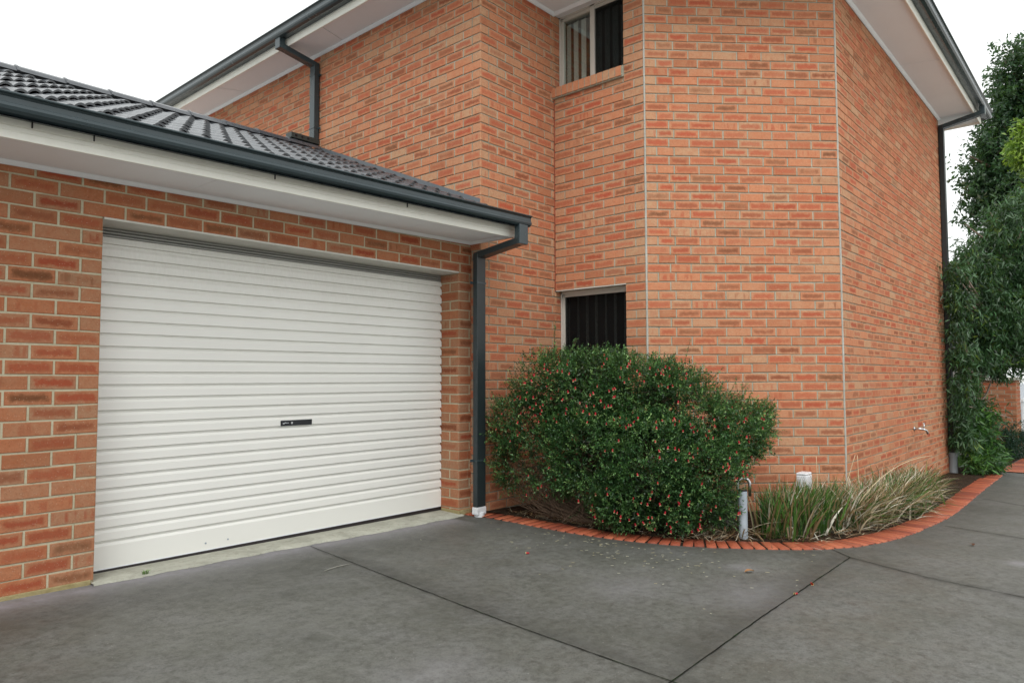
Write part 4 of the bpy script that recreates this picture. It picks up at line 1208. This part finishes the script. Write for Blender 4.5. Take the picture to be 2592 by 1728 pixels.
for (lbl, x, y, a, s_) in (('red fallen flower in the middle of the driveway', 3.83, 3.211, .6, 1.0), ('red fallen flower near the crossing of the driveway joints', 4.402, 1.493, 2.2, 1.0), ('red fallen flower on the joint line near the corner', 4.13, 1.475, 1.0, .9)):
    o = bpy.data.objects.new('fallen_flower', fm); COL.objects.link(o); o.location = (x, y, gz(x) + .009); o.rotation_euler = (R(88), 0, a); o.scale = (s_,) * 3
    prop(o, lbl, 'flower', 'fallen flowers on the driveway')
def dead_leaf(lbl, x, y, a, s_, col):
    V = []; F = []; C = []
    for i in range(7):
        t = i / 6; w_ = .018 * math.sin(math.pi * min(max(t, .04), .96)) * s_; l_ = .07 * s_ * t
        z = gz(x) + .006 + .010 * s_ * (math.sin(t * 3.1) * .8)
        for sg in (-1, 0, 1):
            V.append((x + math.cos(a) * l_ - math.sin(a) * w_ * sg, y + math.sin(a) * l_ + math.cos(a) * w_ * sg, z + abs(sg) * .006 * s_))
    for i in range(6):
        for j in range(2): F.append((3 * i + j, 3 * i + j + 1, 3 * i + 4 + j, 3 * i + 3 + j)); C.append(col)
    link('dead_leaf', mesh_np('dead_leaf', np.array(V), np.array(F), col=np.array(C, dtype=np.float32)), M['blade'], None, label=lbl, cat='leaf')
dead_leaf('tan dry leaf lying on the driveway in front of the pipe post', 4.373, 1.89, -.5, 1.0, (.34, .17, .08))
dead_leaf('dark brown dry leaf on the driveway towards the far right', 6.31, .946, .3, .9, (.12, .05, .03))
# chalk scrape
V = []; F = []; C = []
for i in range(15):
    t = i / 14; x = 2.60 + .24 * t; y = 3.865 + .035 * math.sin(t * 2.4); w_ = .010 * math.sin(math.pi * (.1 + .85 * t))
    V += [(x, y - w_, gz(x) + .004), (x, y + w_, gz(x) + .004)]
for i in range(14): F.append((2 * i, 2 * i + 2, 2 * i + 3, 2 * i + 1)); C.append((.27, .26, .24))
o = link('scrape_mark', mesh_np('scrape_mark', np.array(V), np.array(F), col=np.array(C, dtype=np.float32)), M['petal'], drive)
# small weed at the threshold
V, F, C = blades([(1.807 + random.gauss(0, .012), 4.575 + random.gauss(0, .004), .018, math.cos(k_), math.sin(k_) - .5, .03, .004, .9, .5, (.14, .28, .05), 0) for k_ in np.linspace(0, 6, 16)], rng)
link('weed', mesh_np('weed', V, F, col=C), M['blade'], None, label='tiny bright green weed in the crack before the garage door', cat='weed')

# ------------------------------------------------------------------ small garden objects
post = empty('pipe_post', (5.305, 2.297, -.03), label='grey galvanised pipe post standing at the edge of the garden bed', cat='post')
b = MB(); b.tube([(5.305, 2.297, -.08), (5.305, 2.297, .345)], .0335, 24); b.build('post_body', M['galv'], post, smooth=False)
b = MB(); b.tube([(5.305, 2.297, .343), (5.305, 2.297, .352)], .0345, 24); b.build('rim', M['black'], post)
pts = []
hx, hy = 5.505, 2.374
for i in range(15):
    a = math.pi * i / 14
    pts.append((hx - .048 * math.cos(a) * .66, hy + .048 * math.cos(a) * .75, .362 + .048 * math.sin(a)))
pts = [(pts[0][0], pts[0][1], -.03), (pts[0][0], pts[0][1], .25)] + pts + [(pts[-1][0], pts[-1][1], .27)]
b = MB(); b.tube(pts, .0125, 12); b.build('pipe_hoop', M['steel'], None, smooth=True, label='thin bent metal pipe hook rising behind the grey post', cat='pipe')
# meter box
mb = empty('meter_box', (6.62, 2.36, 0), label='white plastic garden box standing against the chamfered wall', cat='utility box')
b = MB(); b.box(6.575, 6.725, 2.245, 2.345, -.06, .330); o = b.build('box_body', M['white_pvc'], mb, bevel=.014)
for q in (o,): q.rotation_euler = (0, 0, 0)
b = MB(); b.box(6.576, 6.724, 2.246, 2.344, .325, .350); b.build('lid', M['white_pvc'], mb, bevel=.014)
b = MB(); b.box(6.571, 6.5755, 2.268, 2.322, .04, .30); b.build('front_panel', M['white_pvc'], mb, bevel=.002)
# timber step behind the post
b = MB(); b.box(5.50, 5.86, 2.52, 2.66, .115, .190); b.box(5.52, 5.84, 2.55, 2.64, -.05, .114)
b.build('timber_sleeper', M['timber'], None, bevel=.006, label='weathered grey timber block half hidden behind the bush and the post', cat='timber')
# dark vent pipe near the long wall
b = MB(); b.tube([(9.40, 1.97, -.15), (9.40, 1.97, .045), (9.40, 1.97, .05), (9.40, 1.97, .085)], [.045, .045, .062, .062], 18); b.build('vent_cap', paint_mat('dark_grey_plastic', (.055, .07, .08), .5, .1), None, label='dark grey plastic vent cap poking out of the grass by the wall', cat='vent')

# ------------------------------------------------------------------ trees
def tree(name, label, blobs, n, LW, cols, wts, trunk, bark, droop=.6, two=True, seed=1, cat='tree', shell=(.45, 1.05), inner=.30, noise=.22, per=7, limbs=True, parent_loc=None, okf=None):
    rng = np.random.default_rng(seed)
    t = empty(name, trunk[0], label=label, cat=cat)
    p, nn = blob_points(blobs, n // per, rng, shell, inner, okf, noise)
    k = len(p)
    ax = unit(nn * .7 + rng.normal(size=(k, 3)) * .6 + np.array([0, 0, -droop]))
    tone = palette(k, rng, cols, wts, .22)
    P = []; D = []; C = []; U = []
    for j in range(per):
        P.append(p + ax * (LW[0] * 1.1 * (j / per - .3)) + rng.normal(size=(k, 3)) * LW[0] * .35)
        D.append(unit(ax * .5 + rng.normal(size=(k, 3)) * .75 + np.array([0, 0, -droop])))
        U.append(rng.normal(size=(k, 3)) + np.array([0, 0, .5])); C.append(tone * rng.uniform(.7, 1.35, (k, 1)))
    P, D, U, C = map(np.concatenate, (P, D, U, C)); m_ = len(P)
    v, F, c = leaves(P, D, U, LW[0] * rng.uniform(.65, 1.25, m_), LW[1] * rng.uniform(.7, 1.2, m_), C, two=two, curl=.12)
    link('crown', mesh_np('crown', v, F, col=c), M['leaf'], t)
    b = MB(); rb = random.Random(seed)
    tp = [Vector(q) for q in trunk]; r0 = trunk_r[name] if name in trunk_r else .06
    b.tube(tp, [r0 * (1 - .6 * i / (len(tp) - 1)) for i in range(len(tp))], 9)
    if limbs:
        for bl in blobs:
            c_ = Vector(bl[:3])
            for q in range(3):
                s_ = min(tp, key=lambda z_: (z_ - c_).length + max(0, z_.z - c_.z) * 2)
                e = c_ + Vector((rb.gauss(0, .5), rb.gauss(0, .5), rb.gauss(.2, .4))) * bl[3]
                mid = s_.lerp(e, .5) + Vector((rb.gauss(0, .08), rb.gauss(0, .08), .1)) * bl[3]
                b.tube([s_, mid, e], [r0 * .42, r0 * .25, r0 * .08], 5, cap=False)
    b.build('trunk', bark, t)
    return t
trunk_r = {'gum_tree': .065, 'conifer_tree': .22, 'lime_green_tree': .12, 'dark_shrub': .02, 'broadleaf_shrub': .015}
GUM = [(11.749, 1.86, 2.709, 0.15), (11.779, 1.85, 2.312, 0.18), (11.767, 1.86, 1.915, 0.15), (11.793, 1.86, 1.517, 0.17), (11.822, 1.86, 1.12, 0.17), (11.848, 1.86, 0.723, 0.17), (11.9, 1.84, 0.38, 0.18), (12.672,1.80,2.743,0.454),(13.218,1.498,3.139,0.554),(13.485,1.157,3.63,0.554),(12.60,1.80,2.131,0.359),(13.013,1.505,2.138,0.605),(13.602,1.1,2.646,0.677),(12.64,1.80,1.533,0.359),(13.358,1.463,1.54,0.493),(13.715,1.038,1.785,0.554),(12.62,1.84,0.935,0.3),(13.053,1.696,1.05,0.366),(13.112,1.824,0.496,0.246),(12.80,1.95,0.40,0.20),(14.417,0.74,3.142,0.766),(13.511,1.664,0.65,0.20)]
G1 = [(.012, .040, .013), (.024, .070, .024), (.045, .110, .042), (.080, .155, .080), (.11, .18, .035)]
tree('gum_tree', 'slim gum tree with long hanging leaves beside the far corner of the house', GUM, 52000, (.110, .022), G1, [2.4, 3.6, 3.4, 2.2, .7],
     [(12.93, 1.93, -.25), (12.921, 1.908, .259), (12.945, 1.847, .685), (12.97, 1.78, 1.173), (13.05, 1.6, 2.0), (13.2, 1.4, 3.0)], M['palebark'], .75, True, 12,
     okf=lambda q: (q[:, 2] < 4.3) & ((q[:, 2] > 1.30 + .1 * np.sin(q[:, 0] * 9)) | (q[:, 1] / q[:, 0] > .141)) & ((q[:, 0] > XE + .02) | (q[:, 1] < YR - .10)))
CY = [(23.14,1.85,9.526,0.851),(22.89,2.2,8.677,0.638),(23.331,1.74,8.144,1.064),(22.70,2.55,7.51,0.65),(22.62,2.70,6.554,0.72),(23.038,2.196,6.552,1.17),(22.60,2.80,5.705,0.58),(23.151,2.158,5.383,0.957),(23.658,1.466,6.868,1.383),(24.014,0.922,8.672,1.383),(23.9,1.4,4.2,1.2),(23.4,2.0,3.6,.9)]
tree('conifer_tree', 'tall dark green conifer rising behind the gum tree on the right', CY, 60000, (.14, .06), [(.014, .040, .018), (.022, .060, .024), (.040, .085, .030), (.055, .060, .030)], [3, 4, 2, .5],
     [(23.6, 1.6, -.5), (23.6, 1.6, 3), (23.5, 1.7, 6), (23.5, 1.7, 9)], M['bark'], .15, False, 13, shell=(.35, 1.08), noise=.3)
LM_ = [(18.45,1.42,6.435,0.36),(18.42,1.50,6.016,0.40),(18.72,1.15,6.183,0.55),(18.9,1.1,5.4,.5),(18.8,.9,6.8,.4)]
tree('lime_green_tree', 'small yellow green tree crown in front of the dark conifer', LM_, 13000, (.11, .045), [(.16, .26, .03), (.22, .33, .04), (.11, .20, .03)], [3, 2, 2],
     [(19.2, 1.0, -.4), (19.1, 1.05, 2.5), (18.9, 1.1, 5.2), (18.8, 1.1, 6.2)], M['bark'], .3, False, 14, limbs=True)
UG = [(12.5,1.75,.42,.24),(12.75,1.8,.62,.25),(12.35,1.78,.40,.15),(11.95,1.70,-0.02,0.13),(12.2,1.66,-0.02,0.16),(12.45,1.66,0.0,0.20),(12.6,1.75,0.14,0.22),(12.75,1.7,.02,.18),(12.3,1.80,.20,.14)]
tree('broadleaf_shrub', 'low leafy green shrub at the foot of the grey stormwater pipe', UG, 5200, (.11, .022), [(.035, .10, .025), (.06, .16, .03), (.020, .065, .020), (.10, .22, .05)], [3, 2, 3, 1],
     [(12.4, 1.72, -.25), (12.42, 1.72, .05), (12.5, 1.74, .25)], M['bark'], .2, True, 15, cat='shrub', okf=lambda q: (q[:, 2] > -.20) & (q[:, 1] < YR - .10))
S2 = [(15.797,1.841,0.02,0.27),(15.963,1.70,0.09,0.30),(15.70,1.80,-0.12,0.20),(16.091,1.60,-0.09,0.27)]
tree('dark_shrub', 'rounded blue green shrub in front of the brick gate pillar', S2, 6500, (.05, .014), [(.010, .040, .026), (.016, .060, .038), (.030, .085, .055)], [3, 3, 1],
     [(15.9, 1.75, -.33), (15.9, 1.75, -.1), (15.9, 1.75, .1)], M['bark'], 0, False, 16, cat='shrub')
# lawn patch
V = []; F = []; C = []
rr = np.random.default_rng(8); n_g = 5200
gx = rr.uniform(13.0, 15.6, n_g); gy = rr.uniform(1.66, 2.6, n_g); gzz = gzv(gx) + .012
dr = unit(np.stack([rr.normal(0, .5, n_g), rr.normal(0, .5, n_g), np.ones(n_g)], 1))
v, F, c = leaves(np.stack([gx, gy, gzz], 1), dr, rr.normal(size=(n_g, 3)), rr.uniform(.02, .05, n_g), rr.uniform(.006, .012, n_g), palette(n_g, rr, [(.07, .17, .03), (.11, .22, .05), (.05, .11, .03)], [2, 1, 1]))
link('lawn_grass', mesh_np('lawn_grass', v, F, col=c), M['leaf'], None, kind='stuff', label='short green lawn patch past the corner of the house', cat='grass')

# ------------------------------------------------------------------ far gate pillar, railing, car, fence
pil = empty('gate_pillar', (18.9, 2.2, -.4), label='brick gate pillar with a pale concrete cap beyond the dark shrub', cat='pillar')
brick_wall('pillar_body', (18.555, 2.95), (18.555, 1.90), 1.1, -.5, 1.13, half_bond(0, .12), M['brick_garage'], pil, n=(-1, 0), mortar=MG, seed=41, inset0=.0)
brick_wall('pillar_side', (18.555, 1.90), (19.25, 1.90), 1.1, -.5, 1.13, half_bond(.115, .235), M['brick_garage'], pil, n=(0, -1), mortar=MG, seed=42)
b = MB(); b.box(18.51, 19.30, 1.86, 3.0, 1.131, 1.20); b.build('cap', M['threshold'], pil, bevel=.01)
rail = empty('railing', (19.6, 1.7, -.4), label='white picket railing behind the brick gate pillar', cat='railing')
b = MB(); b.box(19.3, 21.0, 1.86, 1.90, .66, .72); b.box(19.3, 21.0, 1.86, 1.90, .02, .08); b.build('rail', M['trim'], rail)
b = MB()
for i in range(14): b.box(19.34 + i * .12, 19.38 + i * .12, 1.862, 1.898, .081, .659)
b.build('picket', M['trim'], rail)
# parked car, only its corner in view
car = empty('parked_car', (26.0, 2.6, -.45), label='pale parked car just visible at the right edge behind the pillar', cat='car')
body = [(0, .35), (0, .75), (.12, .92), (.95, 1.02), (1.55, 1.42), (2.9, 1.46), (3.6, 1.08), (4.25, 1.0), (4.35, .7), (4.32, .33)]
gx0, gy0, gz0 = 23.8, 1.75, -.42
b = MB()
n_b = len(body)
vs = [(gx0 + x, gy0 + (.12 if z > 1.05 else 0), gz0 + z) for x, z in body] + [(gx0 + x, gy0 + 1.75 - (.12 if z > 1.05 else 0), gz0 + z) for x, z in body]
b.add(vs, [tuple(range(n_b)), tuple(range(2 * n_b - 1, n_b - 1, -1))] + [(i, (i + 1) % n_b, n_b + (i + 1) % n_b, n_b + i) for i in range(n_b)][::1])
b.build('body', paint_mat('car_paint', (.55, .58, .62), .2, .02), car, bevel=.05)
b = MB()
b.add([(gx0 + 1.02, gy0 + .04, gz0 + 1.03), (gx0 + 3.5, gy0 + .04, gz0 + 1.06), (gx0 + 2.86, gy0 + .108, gz0 + 1.42), (gx0 + 1.60, gy0 + .108, gz0 + 1.38)], [(0, 1, 2, 3)])
b.build('window', M['black'], car)
for x in (.85, 3.5):
    for yy in (gy0 - .01, gy0 + 1.56):
        b = MB(); b.tube([(gx0 + x, yy, gz0 + .32), (gx0 + x, yy + .2, gz0 + .32)], .32, 20); w_ = b.build('wheel', M['rubber'], car)
        b = MB(); b.tube([(gx0 + x, yy - .004, gz0 + .32), (gx0 + x, yy + .02, gz0 + .32)], .19, 16); b.build('rim', M['steel'], w_)
# neighbour's building and fence behind the tree
nb_ = empty('neighbour_house', (19, 5, -.4), label='low grey neighbouring building with dark roof behind the gum tree', cat='house')
b = MB(); b.box(16.6, 22, 3.05, 8, -.5, 2.45); b.build('wall', paint_mat('grey_weatherboard', (.07, .068, .065), .7, .1), nb_)
b = MB(); b.hexa([(16.2, 2.75, 2.455), (22.4, 2.75, 2.455), (22.4, 8.4, 2.455), (16.2, 8.4, 2.455), (17.6, 4.6, 3.1), (21.2, 4.6, 3.1), (21.2, 7, 3.1), (17.6, 7, 3.1)]); b.build('roof', M['tile'], nb_)
fen = empty('paling_fence', (14.5, 3.0, -.3), label='grey timber paling fence running behind the gum tree trunk', cat='fence')
b = MB()
for i in range(22):
    x = 13.6 + i * .16; b.box(x, x + .15, 2.68 + random.gauss(0, .003), 2.70, gz(x) - .05, 1.45 + random.gauss(0, .006))
b.build('paling', M['timber'], fen)
b = MB(); b.box(13.6, 17.1, 2.705, 2.76, .2, .28); b.box(13.6, 17.1, 2.705, 2.76, 1.1, 1.18); b.build('rail', M['timber'], fen)

# ================================================================== camera, light
cam = bpy.data.cameras.new('camera'); co = bpy.data.objects.new('camera', cam); COL.objects.link(co); SC.camera = co
f_, th, pi_, ro = 1786.3623, 41.3207, 2.9271, -.1509
cam.sensor_width = 36; cam.sensor_fit = 'HORIZONTAL'; cam.lens = f_ / 2592 * 36; cam.clip_end = 1500; cam.clip_start = .05
t_, p_, r_ = R(th), R(pi_), R(ro)
fw = Vector((math.cos(t_) * math.cos(p_), math.sin(t_) * math.cos(p_), math.sin(p_)))
rt = Vector((math.sin(t_), -math.cos(t_), 0)); up_ = rt.cross(fw)
r2 = rt * math.cos(r_) + up_ * math.sin(r_); u2 = -rt * math.sin(r_) + up_ * math.cos(r_)
mw = Matrix.Identity(4)
for i in range(3): mw[i][0] = r2[i]; mw[i][1] = u2[i]; mw[i][2] = -fw[i]
mw.translation = Vector((0, 0, 1.22)); co.matrix_world = mw

SUN_EL, SUN_AZ = R(55), R(215)      # azimuth measured from +X counter-clockwise
w = bpy.data.worlds.new('World'); SC.world = w; w.use_nodes = True
nt = w.node_tree; nt.nodes.clear()
out = nt.nodes.new('ShaderNodeOutputWorld'); bg = nt.nodes.new('ShaderNodeBackground')
sky = nt.nodes.new('ShaderNodeTexSky'); sky.sky_type = 'NISHITA'; sky.sun_disc = False
sky.sun_elevation = SUN_EL; sky.sun_rotation = R(90) - SUN_AZ; sky.dust_density = 5; sky.air_density = 1; sky.ozone_density = 1
hs = nt.nodes.new('ShaderNodeHueSaturation'); hs.inputs['Saturation'].default_value = .15
nt.links.new(sky.outputs[0], hs.inputs['Color'])
mx = nt.nodes.new('ShaderNodeMix'); mx.data_type = 'RGBA'; mx.inputs[0].default_value = .80
nt.links.new(hs.outputs[0], mx.inputs[6]); mx.inputs[7].default_value = (7.75, 7.95, 7.85, 1)      # cloud layer
nt.links.new(mx.outputs[2], bg.inputs[0]); bg.inputs[1].default_value = .12
nt.links.new(bg.outputs[0], out.inputs[0])
sd = bpy.data.lights.new('sun', 'SUN'); so_ = bpy.data.objects.new('sun', sd); COL.objects.link(so_)
sd.energy = .9; sd.angle = R(35); sd.color = (1, .97, .93)
dirv = Vector((math.cos(SUN_EL) * math.cos(SUN_AZ), math.cos(SUN_EL) * math.sin(SUN_AZ), math.sin(SUN_EL)))
so_.rotation_euler = dirv.to_track_quat('Z', 'Y').to_euler()
SC.view_settings.view_transform = 'Standard'; SC.view_settings.look = 'None'; SC.view_settings.gamma = 1
SC.view_settings.exposure = .68
SC.render.engine = 'CYCLES'
SC.cycles.max_bounces = 8; SC.cycles.transparent_max_bounces = 12
SC.cycles.use_denoising = True
